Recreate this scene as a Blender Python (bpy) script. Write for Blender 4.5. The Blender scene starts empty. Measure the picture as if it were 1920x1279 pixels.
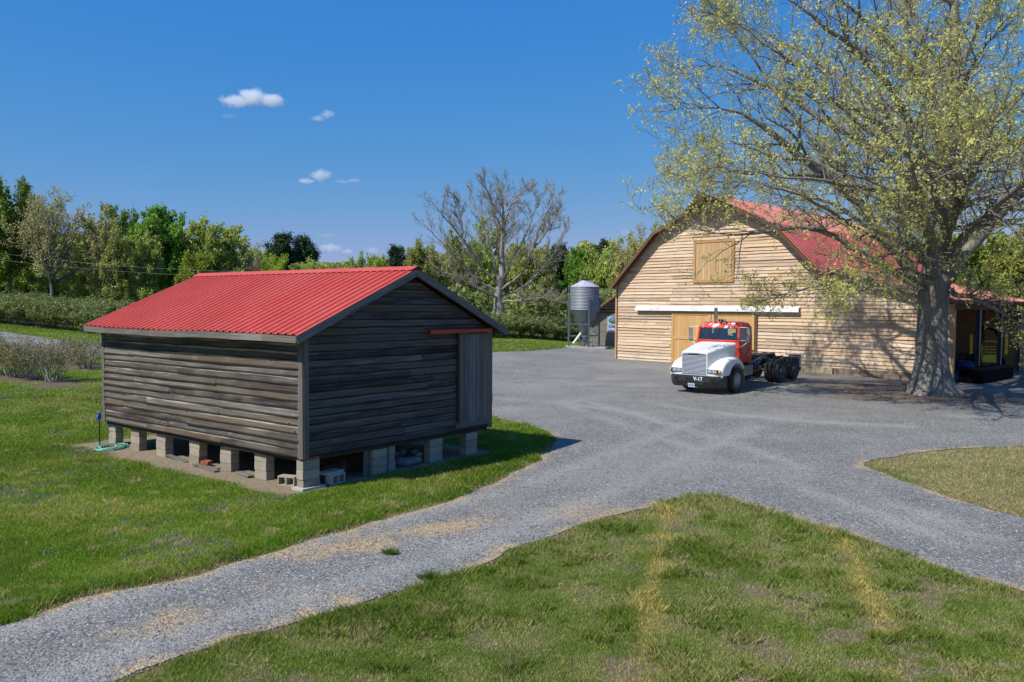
import bpy, bmesh, math, random
import numpy as np
from mathutils import Vector, Matrix
from mathutils.geometry import delaunay_2d_cdt
R = math.radians
scene = bpy.context.scene
# ------------------------------------------------------------------ camera, world, sun
CAM_F, CAM_PITCH, CAM_ROLL, CAM_H = 1546.0, 0.0436, 0.0064, 3.6
cam_d = bpy.data.cameras.new("camera")
cam = bpy.data.objects.new("camera", cam_d)
scene.collection.objects.link(cam)
cam_d.sensor_width = 36.0
cam_d.lens = 36.0 * CAM_F / 1920.0
cam_d.clip_end = 8000.0
cam.matrix_world = Matrix.Translation((0, 0, CAM_H)) @ Matrix.Rotation(math.pi / 2 - CAM_PITCH, 4, 'X') @ Matrix.Rotation(CAM_ROLL, 4, 'Z')
scene.camera = cam

SUN_EL = R(50)
SUN_AZ = math.atan2(-0.80, -0.60)          # compass angle from +Y towards +X of the sun
world = bpy.data.worlds.new("World")
scene.world = world
world.use_nodes = True
wn = world.node_tree
bg = wn.nodes["Background"]
sky = wn.nodes.new("ShaderNodeTexSky")
sky.sky_type = 'NISHITA'
sky.sun_disc = False
sky.sun_elevation = SUN_EL
sky.sun_rotation = SUN_AZ
sky.altitude = 0.0
sky.air_density = 1.0
sky.dust_density = 0.3
sky.ozone_density = 5.0
# deepen the clear-air blue: a power curve per channel on the sky texture's radiance
SKS = 0.085
_sp = wn.nodes.new("ShaderNodeSeparateColor"); _cb = wn.nodes.new("ShaderNodeCombineColor")
wn.links.new(sky.outputs[0], _sp.inputs[0])
for _i, (_k, _p) in enumerate(((1.22, 1.5), (.565, .58), (.62, .04))):
    _a = wn.nodes.new("ShaderNodeMath"); _a.operation = 'MULTIPLY'; _a.inputs[1].default_value = SKS
    _b = wn.nodes.new("ShaderNodeMath"); _b.operation = 'POWER'; _b.inputs[1].default_value = _p
    _c = wn.nodes.new("ShaderNodeMath"); _c.operation = 'MULTIPLY'; _c.inputs[1].default_value = _k / SKS
    wn.links.new(_sp.outputs[_i], _a.inputs[0]); wn.links.new(_a.outputs[0], _b.inputs[0]); wn.links.new(_b.outputs[0], _c.inputs[0]); wn.links.new(_c.outputs[0], _cb.inputs[_i])
wn.links.new(_cb.outputs[0], bg.inputs[0])
bg.inputs[1].default_value = 0.085

sd = bpy.data.lights.new("sun", 'SUN')
sd.energy = 5.0
sd.angle = R(0.5)
sd.color = (1.0, 0.955, 0.88)
sun = bpy.data.objects.new("sun", sd)
scene.collection.objects.link(sun)
sdir = Vector((math.sin(SUN_AZ) * math.cos(SUN_EL), math.cos(SUN_AZ) * math.cos(SUN_EL), math.sin(SUN_EL)))
sun.rotation_euler = (-sdir).to_track_quat('-Z', 'Y').to_euler()
sun.location = sdir * 60
scene.view_settings.view_transform = 'Standard'
scene.view_settings.look = 'None'
scene.view_settings.exposure = 0.12
scene.view_settings.gamma = 1.0
scene.render.engine = 'CYCLES'
scene.cycles.max_bounces = 8
scene.cycles.transparent_max_bounces = 12
scene.cycles.volume_bounces = 6
C = scene.collection

# ------------------------------------------------------------------ terrain and picking
def sst(x):
    x = np.clip(x, 0, 1)
    return x * x * (3 - 2 * x)
def T(x, y):
    x = np.asarray(x, float); y = np.asarray(y, float)
    u = np.maximum(0, -x - 6)
    z = .055 * u * sst((y - 12) / 45) + .012 * np.maximum(0, np.minimum(y, 200) - 40) * sst((7 - x) / 8)
    z = z + .2 * np.exp(-((x - 12.4) ** 2 + (y - 38.9) ** 2) / (2 * 2.6 ** 2))
    z = z - .13 * sst((x - 15) / 5) * sst((y - 30) / 8) * sst((60 - y) / 10)
    return z
def ray(px, py):
    x = px - 960.0; y = py - 639.5
    cr, sr = math.cos(CAM_ROLL), math.sin(CAM_ROLL)
    x, y = x * cr + y * sr, -x * sr + y * cr
    c, s = math.cos(CAM_PITCH), math.sin(CAM_PITCH)
    v = -y / CAM_F
    return np.array([x / CAM_F, c + v * s, -s + v * c])
def at(px, py):                         # ground point seen at a photo pixel
    d = ray(px, py)
    ts = np.concatenate([np.linspace(2, 60, 600), np.linspace(60.1, 400, 1500)])
    P = d[None] * ts[:, None]
    h = P[:, 2] + CAM_H - T(P[:, 0], P[:, 1])
    i = np.argmax(h < 0)
    if h[i] >= 0:
        return np.array([P[-1, 0], P[-1, 1]])
    a, b = ts[i - 1], ts[i]
    f = h[i - 1] / (h[i - 1] - h[i])
    t = a + (b - a) * f
    return (d * t)[:2]
def at_y(px, py, Y):                    # point on the view line at distance Y
    d = ray(px, py)
    return d * Y / d[1] + np.array([0, 0, CAM_H])
def vnoise(x, y, seed=0, scale=1.0):    # smooth value noise 0..1
    rg = np.random.RandomState(seed); G = rg.rand(256, 256)
    x = np.asarray(x) / scale + 1000; y = np.asarray(y) / scale + 1000
    xi = np.floor(x).astype(int); yi = np.floor(y).astype(int)
    fx = x - xi; fy = y - yi
    fx = fx * fx * (3 - 2 * fx); fy = fy * fy * (3 - 2 * fy)
    g = lambda a, b: G[a % 256, b % 256]
    return (g(xi, yi) * (1 - fx) + g(xi + 1, yi) * fx) * (1 - fy) + (g(xi, yi + 1) * (1 - fx) + g(xi + 1, yi + 1) * fx) * fy
def fbm(x, y, seed=0, scale=1.0, o=3):
    s = 0; a = 1; t = 0
    for k in range(o):
        s = s + a * vnoise(x, y, seed + k * 7, scale / 2 ** k); t += a; a *= .55
    return s / t

# ------------------------------------------------------------------ object helpers
def tag(o, label=None, cat=None, group=None, kind=None):
    if label: o['label'] = label
    if cat: o['category'] = cat
    if group: o['group'] = group
    if kind: o['kind'] = kind
    return o
def empty(name, loc, rz=0, label=None, cat=None, group=None):
    o = bpy.data.objects.new(name, None); C.objects.link(o)
    o.empty_display_size = .3
    o.location = loc; o.rotation_euler = (0, 0, rz)
    return tag(o, label, cat, group)
def copy_tree(o, parent=None):
    c = o.copy(); C.objects.link(c)
    if parent: c.parent = parent
    for ch in list(o.children): copy_tree(ch, c)
    return c
def link(name, me, mat=None, parent=None, smooth=False):
    o = bpy.data.objects.new(name, me); C.objects.link(o)
    if mat and len(me.materials) == 0: me.materials.append(mat)
    if parent: o.parent = parent
    if smooth: me.polygons.foreach_set('use_smooth', [True] * len(me.polygons))
    return o
def mesh_np(name, V, F, attrs=None):     # V (n,3), F (m,k) or list of such
    me = bpy.data.meshes.new(name)
    Fs = F if isinstance(F, list) else [F]
    V = np.ascontiguousarray(V, dtype=np.float32)
    me.vertices.add(len(V)); me.vertices.foreach_set('co', V.ravel())
    lp = np.concatenate([f.ravel() for f in Fs]).astype(np.int32)
    tot = np.concatenate([np.full(len(f), f.shape[1], np.int32) for f in Fs])
    st = np.concatenate([[0], np.cumsum(tot)[:-1]]).astype(np.int32)
    me.loops.add(len(lp)); me.loops.foreach_set('vertex_index', lp)
    me.polygons.add(len(tot)); me.polygons.foreach_set('loop_start', st)
    try: me.polygons.foreach_set('loop_total', tot)
    except Exception: pass
    for k, a in (attrs or {}).items():
        a = np.asarray(a, dtype=np.float32)
        if a.ndim == 1:
            t = me.attributes.new(k, 'FLOAT', 'POINT'); t.data.foreach_set('value', a)
        else:
            t = me.attributes.new(k, 'FLOAT_VECTOR', 'POINT'); t.data.foreach_set('vector', np.ascontiguousarray(a[:, :3]).ravel())
    me.update(calc_edges=True)
    return me
class MB:                                 # collects shapes, ends as ONE mesh
    def __init__(s, seed=0):
        s.v = []; s.f = []; s.g = []; s.r = random.Random(seed)
    def add(s, vs, fs, gs=None, rnd=None):
        b = len(s.v)
        if rnd is None: rnd = s.r.random()
        s.v += [tuple(v) for v in vs]
        s.g += gs if gs else [(v[0], v[1] + v[2], rnd) for v in vs]
        s.f += [tuple(i + b for i in f) for f in fs]
    def box(s, c, d, M=None, rnd=None, taper=1.0):
        hx, hy, hz = d[0] / 2, d[1] / 2, d[2] / 2
        L = sorted(range(3), key=lambda i: -d[i])
        if rnd is None: rnd = s.r.random()
        vs, gs = [], []
        c = Vector(c)
        for x in (-1, 1):
            for y in (-1, 1):
                for z in (-1, 1):
                    k = taper if z > 0 else 1
                    p = Vector((x * hx * k, y * hy * k, z * hz))
                    q = (M @ p if M else p) + c
                    vs.append(q)
                    off = rnd * 37
                    gs.append((p[L[0]] + off, p[L[1]] + p[L[2]], rnd))
        s.add(vs, [(0, 1, 3, 2), (4, 6, 7, 5), (0, 4, 5, 1), (2, 3, 7, 6), (0, 2, 6, 4), (1, 5, 7, 3)], gs, rnd)
    def bar(s, a, b, w, h=None, up=(0, 0, 1), rnd=None):
        a = Vector(a); b = Vector(b); h = h or w
        x = (b - a); l = x.length; x.normalize()
        u = Vector(up)
        if abs(x.dot(u)) > .99: u = Vector((1, 0, 0))
        y = u.cross(x).normalized(); z = x.cross(y)
        M = Matrix((x, y, z)).transposed()
        s.box((a + b) / 2, (l, w, h), M, rnd)
    def tube(s, pts, r, n=8, cap=True):
        P = [Vector(p) for p in pts]; rs = r if isinstance(r, (list, tuple)) else [r] * len(P)
        vs = []; m = len(P)
        for i, p in enumerate(P):
            t = (P[min(i + 1, m - 1)] - P[max(i - 1, 0)]).normalized()
            u = Vector((0, 0, 1)) if abs(t.z) < .9 else Vector((1, 0, 0))
            a = u.cross(t).normalized(); b = t.cross(a)
            for k in range(n):
                th = 2 * math.pi * k / n
                vs.append(p + (a * math.cos(th) + b * math.sin(th)) * rs[i])
        fs = [(i * n + k, i * n + (k + 1) % n, (i + 1) * n + (k + 1) % n, (i + 1) * n + k) for i in range(m - 1) for k in range(n)]
        if cap: fs += [tuple(range(n))[::-1], tuple((m - 1) * n + k for k in range(n))]
        s.add(vs, fs)
    def lathe(s, prof, n=24, c=(0, 0, 0), axis='Z', close=False):   # prof: (r, h)
        vs = []; m = len(prof)
        for (r, h) in prof:
            for k in range(n):
                th = 2 * math.pi * k / n
                a, b = r * math.cos(th), r * math.sin(th)
                p = (a, b, h) if axis == 'Z' else ((a, h, b) if axis == 'Y' else (h, a, b))
                vs.append((p[0] + c[0], p[1] + c[1], p[2] + c[2]))
        fs = [(i * n + k, i * n + (k + 1) % n, (i + 1) * n + (k + 1) % n, (i + 1) * n + k) for i in range(m - 1) for k in range(n)]
        if close: fs += [((m - 1) * n + k, (m - 1) * n + (k + 1) % n, (k + 1) % n, k) for k in range(n)]
        s.add(vs, fs)
    def grid(s, rows, closed=False, rnd=None):          # rows of equal-length point lists
        n = len(rows[0]); vs = [p for r in rows for p in r]
        fs = []
        for i in range(len(rows) - 1):
            for k in range(n if closed else n - 1):
                fs.append((i * n + k, i * n + (k + 1) % n, (i + 1) * n + (k + 1) % n, (i + 1) * n + k))
        s.add(vs, fs, None, rnd)
    def poly(s, pts, thick=None, n=None):
        if thick is None:
            s.add(pts, [tuple(range(len(pts)))]); return
        d = Vector(n).normalized() * thick; m = len(pts)
        vs = [Vector(p) for p in pts] + [Vector(p) + d for p in pts]
        s.add(vs, [tuple(range(m))[::-1], tuple(range(m, 2 * m))] + [(i, (i + 1) % m, m + (i + 1) % m, m + i) for i in range(m)])
    def blob(s, c, r, sub=1, jit=.2, sq=(1, 1, 1)):
        bm = bmesh.new(); bmesh.ops.create_icosphere(bm, subdivisions=sub, radius=1)
        vs = [Vector((v.co.x * sq[0], v.co.y * sq[1], v.co.z * sq[2])) * r * (1 + s.r.uniform(-jit, jit)) + Vector(c) for v in bm.verts]
        fs = [tuple(v.index for v in f.verts) for f in bm.faces]; bm.free()
        s.add(vs, fs)
    def build(s, name, mat, parent=None, smooth=False, bevel=0, fix=True):
        me = bpy.data.meshes.new(name)
        me.from_pydata([tuple(v) for v in s.v], [], s.f)
        a = me.attributes.new('gr', 'FLOAT_VECTOR', 'POINT')
        a.data.foreach_set('vector', [x for g in s.g for x in g])
        if fix:
            bm = bmesh.new(); bm.from_mesh(me); bmesh.ops.recalc_face_normals(bm, faces=bm.faces); bm.to_mesh(me); bm.free()
        o = link(name, me, mat, parent, False)
        if smooth:
            me.polygons.foreach_set('use_smooth', [True] * len(me.polygons))
            md = o.modifiers.new('es', 'EDGE_SPLIT'); md.split_angle = R(38)
        if bevel:
            b = o.modifiers.new('bv', 'BEVEL'); b.width = bevel; b.segments = 2; b.limit_method = 'ANGLE'; b.angle_limit = R(35)
            me.polygons.foreach_set('use_smooth', [True] * len(me.polygons))
            b.harden_normals = True
        return o

# ------------------------------------------------------------------ material helpers
def nd(nt, t, ins=None, **pr):
    n = nt.nodes.new(t)
    for k, v in pr.items(): setattr(n, k, v)
    for k, v in (ins or {}).items():
        s = n.inputs[k]
        if isinstance(v, bpy.types.NodeSocket): nt.links.new(v, s)
        else: s.default_value = v
    return n
def mixc(nt, f, a, b, mode='MIX'):
    n = nt.nodes.new('ShaderNodeMix'); n.data_type = 'RGBA'; n.blend_type = mode
    for i, v in ((0, f), (6, a), (7, b)):
        if isinstance(v, bpy.types.NodeSocket): nt.links.new(v, n.inputs[i])
        else: n.inputs[i].default_value = v if i == 0 else (*v[:3], 1)
    return n.outputs[2]
def ramp(nt, f, stops):
    n = nt.nodes.new('ShaderNodeValToRGB'); nt.links.new(f, n.inputs[0])
    e = n.color_ramp.elements
    while len(e) < len(stops): e.new(.5)
    for i, (p, c) in enumerate(stops):
        e[i].position = p; e[i].color = (*c[:3], 1) if hasattr(c, '__len__') else (c, c, c, 1)
    return n.outputs[0]
def mth(nt, op, a, b=0.0, c=None):
    n = nt.nodes.new('ShaderNodeMath'); n.operation = op
    for i, v in enumerate((a, b, c)):
        if v is None: continue
        if isinstance(v, bpy.types.NodeSocket): nt.links.new(v, n.inputs[i])
        else: n.inputs[i].default_value = v
    return n.outputs[0]
def newmat(name, rough=.7, metal=0.0, spec=.5):
    m = bpy.data.materials.new(name); m.use_nodes = True
    nt = m.node_tree; b = nt.nodes['Principled BSDF']
    b.inputs['Roughness'].default_value = rough; b.inputs['Metallic'].default_value = metal
    b.inputs['Specular IOR Level'].default_value = spec
    return m, nt, b
def bump(nt, b, h, dist=.01, strength=1.0):
    n = nd(nt, 'ShaderNodeBump', {'Height': h, 'Distance': dist, 'Strength': strength})
    nt.links.new(n.outputs[0], b.inputs['Normal'])
def simple(name, col, rough=.6, metal=0.0, var=.25, scale=6.0, dirt=None, bumpd=0.0, spec=.5, coat=0):
    m, nt, b = newmat(name, rough, metal, spec)
    tc = nd(nt, 'ShaderNodeTexCoord').outputs['Object']
    n = nd(nt, 'ShaderNodeTexNoise', {'Vector': tc, 'Scale': scale, 'Detail': 6.0, 'Roughness': .65}).outputs[0]
    f = ramp(nt, n, [(.3, 1 - var), (.7, 1 + var * .3)])
    c = mixc(nt, 1.0, col, f, 'MULTIPLY')
    if dirt:
        n2 = nd(nt, 'ShaderNodeTexNoise', {'Vector': tc, 'Scale': scale * .4, 'Detail': 8.0, 'Roughness': .7}).outputs[0]
        c = mixc(nt, ramp(nt, n2, [(.5, 0), (.68, 1)]), c, dirt)
    nt.links.new(c, b.inputs['Base Color'])
    if coat: b.inputs['Coat Weight'].default_value = coat
    if bumpd: bump(nt, b, n, bumpd)
    return m
def wood(name, dark, mid, light, tint, rough=.8, knots=True, contrast=1.0, bd=.004, spread=.55, weather=None, topline=None):
    m, nt, b = newmat(name, rough, 0, .25)
    a = nd(nt, 'ShaderNodeAttribute', attribute_name='gr')
    sp = nd(nt, 'ShaderNodeSeparateXYZ', {0: a.outputs['Vector']})
    along, across, rnd = sp.outputs
    off = mth(nt, 'MULTIPLY', rnd, 53.0)
    v1 = nd(nt, 'ShaderNodeCombineXYZ', {0: mth(nt, 'MULTIPLY', along, 1.0), 1: mth(nt, 'MULTIPLY', across, 60.0), 2: off}).outputs[0]
    g1 = nd(nt, 'ShaderNodeTexNoise', {'Vector': v1, 'Scale': 1.0, 'Detail': 8.0, 'Roughness': .66, 'Distortion': .25}).outputs[0]
    v2 = nd(nt, 'ShaderNodeCombineXYZ', {0: mth(nt, 'MULTIPLY', along, .9), 1: mth(nt, 'MULTIPLY', across, 11.0), 2: off}).outputs[0]
    g2 = nd(nt, 'ShaderNodeTexNoise', {'Vector': v2, 'Scale': 1.0, 'Detail': 7.0, 'Roughness': .62, 'Distortion': .2}).outputs[0]
    h = mth(nt, 'ADD', mth(nt, 'MULTIPLY', g1, .6), mth(nt, 'MULTIPLY', g2, .4))
    h2 = mth(nt, 'ADD', mth(nt, 'MULTIPLY', mth(nt, 'SUBTRACT', h, .5), contrast * 2.0), mth(nt, 'ADD', mth(nt, 'MULTIPLY', mth(nt, 'SUBTRACT', rnd, .5), spread), .5))
    c = ramp(nt, h2, [(.08, dark), (.5, mid), (.95, light)])
    r2 = mth(nt, 'FRACT', mth(nt, 'MULTIPLY', rnd, 7.31))
    n3 = nd(nt, 'ShaderNodeTexNoise', {'Vector': v2, 'Scale': .6, 'Detail': 3.0}).outputs[0]
    c = mixc(nt, mth(nt, 'MULTIPLY', ramp(nt, mth(nt, 'ADD', mth(nt, 'MULTIPLY', r2, .5), mth(nt, 'MULTIPLY', n3, .5)), [(.4, 0), (.75, 1)]), .75), c, tint)
    if weather:
        tc = nd(nt, 'ShaderNodeTexCoord').outputs['Object']
        n4 = nd(nt, 'ShaderNodeTexNoise', {'Vector': tc, 'Scale': .9, 'Detail': 5.0, 'Roughness': .6}).outputs[0]
        c = mixc(nt, ramp(nt, n4, [(.5, 0), (.75, .8)]), c, weather)
    if knots:
        v3 = nd(nt, 'ShaderNodeCombineXYZ', {0: mth(nt, 'MULTIPLY', along, 1.7), 1: mth(nt, 'MULTIPLY', across, 4.0), 2: off}).outputs[0]
        k = nd(nt, 'ShaderNodeTexVoronoi', {'Vector': v3, 'Scale': 1.0}).outputs[0]
        c = mixc(nt, ramp(nt, k, [(.06, .9), (.12, 0)]), mixc(nt, ramp(nt, k, [(.12, .45), (.22, 0)]), c, light), dark)
    if topline:
        pos, col_ = topline
        tl = ramp(nt, mth(nt, 'ADD', across, mth(nt, 'MULTIPLY', mth(nt, 'SUBTRACT', g2, .5), .06)), [(pos, 0), (pos + .022, 1)])
        c = mixc(nt, mth(nt, 'MULTIPLY', tl, ramp(nt, g2, [(.38, .15), (.6, .8)])), c, col_)
        bl = ramp(nt, mth(nt, 'ADD', across, mth(nt, 'MULTIPLY', mth(nt, 'SUBTRACT', g2, .5), .03)), [(.012, .9), (.040, 0)])  # lap shadow painted as a dark line along each board's foot
        c = mixc(nt, bl, c, [x * .8 for x in dark])
    nt.links.new(c, b.inputs['Base Color'])
    bump(nt, b, g1, bd)
    return m
def leafmat(name, col, col2, trans=.35, rough=.5):
    m = bpy.data.materials.new(name); m.use_nodes = True
    nt = m.node_tree; b = nt.nodes['Principled BSDF']; out = nt.nodes['Material Output']
    a = nd(nt, 'ShaderNodeAttribute', attribute_name='rnd').outputs['Fac']
    oi = nd(nt, 'ShaderNodeObjectInfo').outputs['Random']
    c = mixc(nt, a, col, col2)
    hs = nd(nt, 'ShaderNodeHueSaturation', {'Hue': mth(nt, 'ADD', .485, mth(nt, 'MULTIPLY', oi, .03)), 'Value': mth(nt, 'ADD', .82, mth(nt, 'MULTIPLY', oi, .36)), 'Color': c}).outputs[0]
    nt.links.new(hs, b.inputs['Base Color']); b.inputs['Roughness'].default_value = rough
    b.inputs['Specular IOR Level'].default_value = .3
    t = nd(nt, 'ShaderNodeBsdfTranslucent', {'Color': hs})
    mx = nd(nt, 'ShaderNodeMixShader', {0: trans, 1: b.outputs[0], 2: t.outputs[0]})
    nt.links.new(mx.outputs[0], out.inputs[0])
    return m
def corrugated_red(name, col, fade):
    m, nt, b = newmat(name, .42, 0, .5)
    tc = nd(nt, 'ShaderNodeTexCoord').outputs['Object']
    n = nd(nt, 'ShaderNodeTexNoise', {'Vector': tc, 'Scale': .8, 'Detail': 6.0, 'Roughness': .6}).outputs[0]
    n2 = nd(nt, 'ShaderNodeTexNoise', {'Vector': tc, 'Scale': 14.0, 'Detail': 4.0, 'Roughness': .7}).outputs[0]
    c = mixc(nt, ramp(nt, n, [(.3, 0), (.75, 1)]), col, fade)
    c = mixc(nt, ramp(nt, n2, [(.35, .35), (.6, 0)]), c, [x * .6 for x in col])
    gr = nd(nt, 'ShaderNodeMapping', {'Vector': tc, 'Scale': (.35, 5.5, .35)}).outputs[0]
    n3 = nd(nt, 'ShaderNodeTexNoise', {'Vector': gr, 'Scale': 1.6, 'Detail': 6.0, 'Roughness': .7}).outputs[0]
    c = mixc(nt, ramp(nt, n3, [(.5, 0), (.75, .55)]), c, [x * .5 + .03 for x in col])
    c = mixc(nt, ramp(nt, n3, [(.25, .35), (.42, 0)]), c, fade)
    nt.links.new(c, b.inputs['Base Color'])
    nt.links.new(ramp(nt, n3, [(.3, .36), (.7, .62)]), b.inputs['Roughness'])
    return m
# ------------------------------------------------------------------ where the gravel lies
def W_(lst): return [tuple(at(*p)) for p in lst]
left_edge = W_([(-900, 1500), (-450, 1300), (-250, 1240), (-100, 1200), (0, 1171), (86, 1149), (206, 1114), (295, 1094), (412, 1067), (515, 1037), (600, 1012), (686, 986), (772, 960), (857, 938), (909, 914), (978, 883), (1022, 857), (1043, 828), (1022, 805), (971, 793), (921, 780)])
road_low = [(-6, 32), (-16, 44)] + W_([(190, 670), (164, 668), (109, 660), (0, 657), (-150, 650), (-400, 640)])
road_up = W_([(-400, 598), (-150, 610), (0, 622), (78, 633), (133, 641), (190, 648)])
yard_up = [(-12, 58)] + W_([(870, 665), (922, 661), (990, 659), (1035, 655), (1062, 653), (1104, 654)]) + [(12, 74), (30, 78), (60, 70), (70, 30), (40, 22)]
isl_r = W_([(2500, 842), (1920, 838), (1842, 840), (1736, 845), (1683, 856), (1640, 862), (1612, 872), (1665, 893), (1736, 918), (1824, 946), (1920, 975), (2300, 1090)])
isl_f = W_([(2700, 1340), (2100, 1180), (1920, 1113), (1842, 1090), (1771, 1070), (1700, 1042), (1630, 1015), (1552, 992), (1488, 971), (1417, 951), (1357, 933), (1304, 928), (1240, 943), (1149, 970), (1080, 987), (995, 1017), (909, 1060), (806, 1094), (703, 1121), (600, 1154), (480, 1190), (425, 1205), (309, 1241), (237, 1279), (100, 1325), (-150, 1420), (-600, 1640)])
def resample(pts, closed, amp, seed):
    P = np.array(pts, float)
    if closed: P = np.vstack([P, P[:1]])
    out = []
    for a, b in zip(P[:-1], P[1:]):
        L = np.hypot(*(b - a)); mid = (a + b) / 2
        st = .14 if (abs(mid[0]) < 22 and mid[1] < 24) else (.5 if mid[1] < 80 and abs(mid[0]) < 60 else 6)
        n = max(1, int(L / st))
        for k in range(n): out.append(a + (b - a) * k / n)
    out = np.array(out)
    d = np.roll(out, -1, 0) - np.roll(out, 1, 0); d /= np.maximum(np.hypot(d[:, 0], d[:, 1]), 1e-6)[:, None]
    nrm = np.stack([-d[:, 1], d[:, 0]], 1)
    s = (fbm(out[:, 0], out[:, 1], seed, .7, 4) - .5) * amp * 2
    return out + nrm * s[:, None]
def smoothpoly(pts, it=1):
    P = [np.array(p, float) for p in pts]
    for _ in range(it):
        Q = [P[0]]
        for a, b in zip(P[:-1], P[1:]): Q += [a * .75 + b * .25, a * .25 + b * .75]
        Q.append(P[-1]); P = Q
    return [tuple(p) for p in P]
chain = smoothpoly(left_edge, 2) + road_low + road_up + yard_up + smoothpoly(isl_r, 2) + smoothpoly(isl_f, 2)
GP = resample(chain, True, .17, 3)
def inpoly(x, y, P):
    x = np.asarray(x, float); y = np.asarray(y, float); r = np.zeros(x.shape, bool)
    x0, y0 = P[:, 0], P[:, 1]; x1, y1 = np.roll(x0, -1), np.roll(y0, -1)
    for a, b, c, d in zip(x0, y0, x1, y1):
        if b == d: continue
        m = ((b > y) != (d > y)) & (x < (c - a) * (y - b) / (d - b) + a)
        r ^= m
    return r
def dseg(x, y, P, closed=True):          # distance to a polyline
    x = np.asarray(x, np.float32); y = np.asarray(y, np.float32); best = np.full(x.shape, 1e9, np.float32)
    Q = np.vstack([P, P[:1]]) if closed else P
    for (a, b), (c, d) in zip(Q[:-1], Q[1:]):
        dx, dy = c - a, d - b; l = dx * dx + dy * dy + 1e-12
        t = np.clip(((x - a) * dx + (y - b) * dy) / l, 0, 1)
        best = np.minimum(best, (x - a - t * dx) ** 2 + (y - b - t * dy) ** 2)
    return np.sqrt(best)
GPc = GP[::3] if len(GP) > 900 else GP
def _sdir(x, y): return dseg(x, y, GPc) * np.where(inpoly(x, y, GPc), -1, 1)
_gx = np.arange(-27, 27.01, .1); _gy = np.arange(0, 33.01, .1)
_X, _Y = np.meshgrid(_gx, _gy); _sf = (np.abs(_gx[0]) > 0)
_SD = np.zeros(_X.shape)
_seg = GPc[(np.abs(GPc[:, 0]) < 34) & (GPc[:, 1] < 42)]
_xf, _yf = _X.ravel(), _Y.ravel(); _o = np.zeros(_xf.shape)
_C = GPc; _N2 = np.roll(GPc, -1, 0); _ok = (np.maximum(_C[:, 1], _N2[:, 1]) > -6) & (np.minimum(_C[:, 1], _N2[:, 1]) < 38) & (np.minimum(_C[:, 0], _N2[:, 0]) < 32) & (np.maximum(_C[:, 0], _N2[:, 0]) > -32)
_b = np.full(_xf.shape, 1e9, np.float32)
for (a_, b_), (c_, d_) in zip(_C[_ok], _N2[_ok]):
    dx_, dy_ = c_ - a_, d_ - b_; t_ = np.clip(((_xf - a_) * dx_ + (_yf - b_) * dy_) / (dx_ * dx_ + dy_ * dy_ + 1e-12), 0, 1)
    _b = np.minimum(_b, (_xf - a_ - t_ * dx_) ** 2 + (_yf - b_ - t_ * dy_) ** 2)
_SD = (np.sqrt(_b) * np.where(inpoly(_xf, _yf, GPc), -1, 1)).reshape(_X.shape)
def SD(x, y):                            # signed distance to the gravel edge, negative on the gravel
    x = np.asarray(x, float); y = np.asarray(y, float)
    r_ = np.empty(x.shape); m_ = (np.abs(x) < 26.8) & (y > 0) & (y < 32.8)
    fx = (x[m_] + 27) / .1; fy = y[m_] / .1; ix = fx.astype(int); iy = fy.astype(int); fx -= ix; fy -= iy
    r_[m_] = (_SD[iy, ix] * (1 - fx) + _SD[iy, ix + 1] * fx) * (1 - fy) + (_SD[iy + 1, ix] * (1 - fx) + _SD[iy + 1, ix + 1] * fx) * fy
    if (~m_).any(): r_[~m_] = _sdir(x[~m_], y[~m_])
    return r_
FI = np.array(isl_f + [(-9, -4), (30, -4)]); RI = np.array(isl_r + [(40, 14), (40, 22)])
# shed frame (used for the bare soil under it)
SH = np.array([-3.9975, 15.7503]); SYAW = .666
SA = np.array([-math.cos(SYAW), math.sin(SYAW)]); SG = np.array([math.sin(SYAW), math.cos(SYAW)])
LW, LG = 7.93, 5.58
OAK = np.array([17.6, 34.5])
def soil(x, y):                           # 1 on the bare soil under the shed
    dx, dy = x - SH[0], y - SH[1]
    a = dx * SA[0] + dy * SA[1]; g = dx * SG[0] + dy * SG[1]
    d = np.maximum(np.maximum(-a - .05, a - LW - .45), np.maximum(-g - .52, g - LG - .1))
    n = (fbm(x, y, 11, .7, 3) - .5) * .5
    return sst(.5 - (d + n - .05) / .3)
def litter(x, y):
    d = np.hypot((x - OAK[0]) / 1.0, (y - OAK[1]) / 1.0)
    n = fbm(x, y, 21, 2.2, 4)
    k = sst((6.4 - d) / 3.6 + (n - .5) * 1.2)
    k2 = sst((x - 12) / 3) * sst((y - 36.5) / 3) * sst((n - .3) * 2)
    k3 = sst((x - 20.5) / 4) * sst((y - 27) / 4) * .9
    return np.clip(np.maximum(np.maximum(k, k2), k3 * sst(n * 2)), 0, 1)
mulch_spots = W_([(20, 708), (48, 712), (92, 716), (108, 722), (140, 686), (161, 690)])
def mulch(x, y):
    m = np.zeros(np.shape(x))
    for (a, b) in mulch_spots:
        m = np.maximum(m, sst(1.5 - np.hypot(x - a, (y - b) * 1.0) / 1.0 + (fbm(x, y, 31, .6) - .5)))
    return m
straw_lines = [W_([(1250, 955), (1240, 1010), (1222, 1120), (1195, 1279), (1180, 1400)]), W_([(1560, 1000), (1600, 1045), (1622, 1100), (1650, 1180), (1720, 1300)])]
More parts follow.
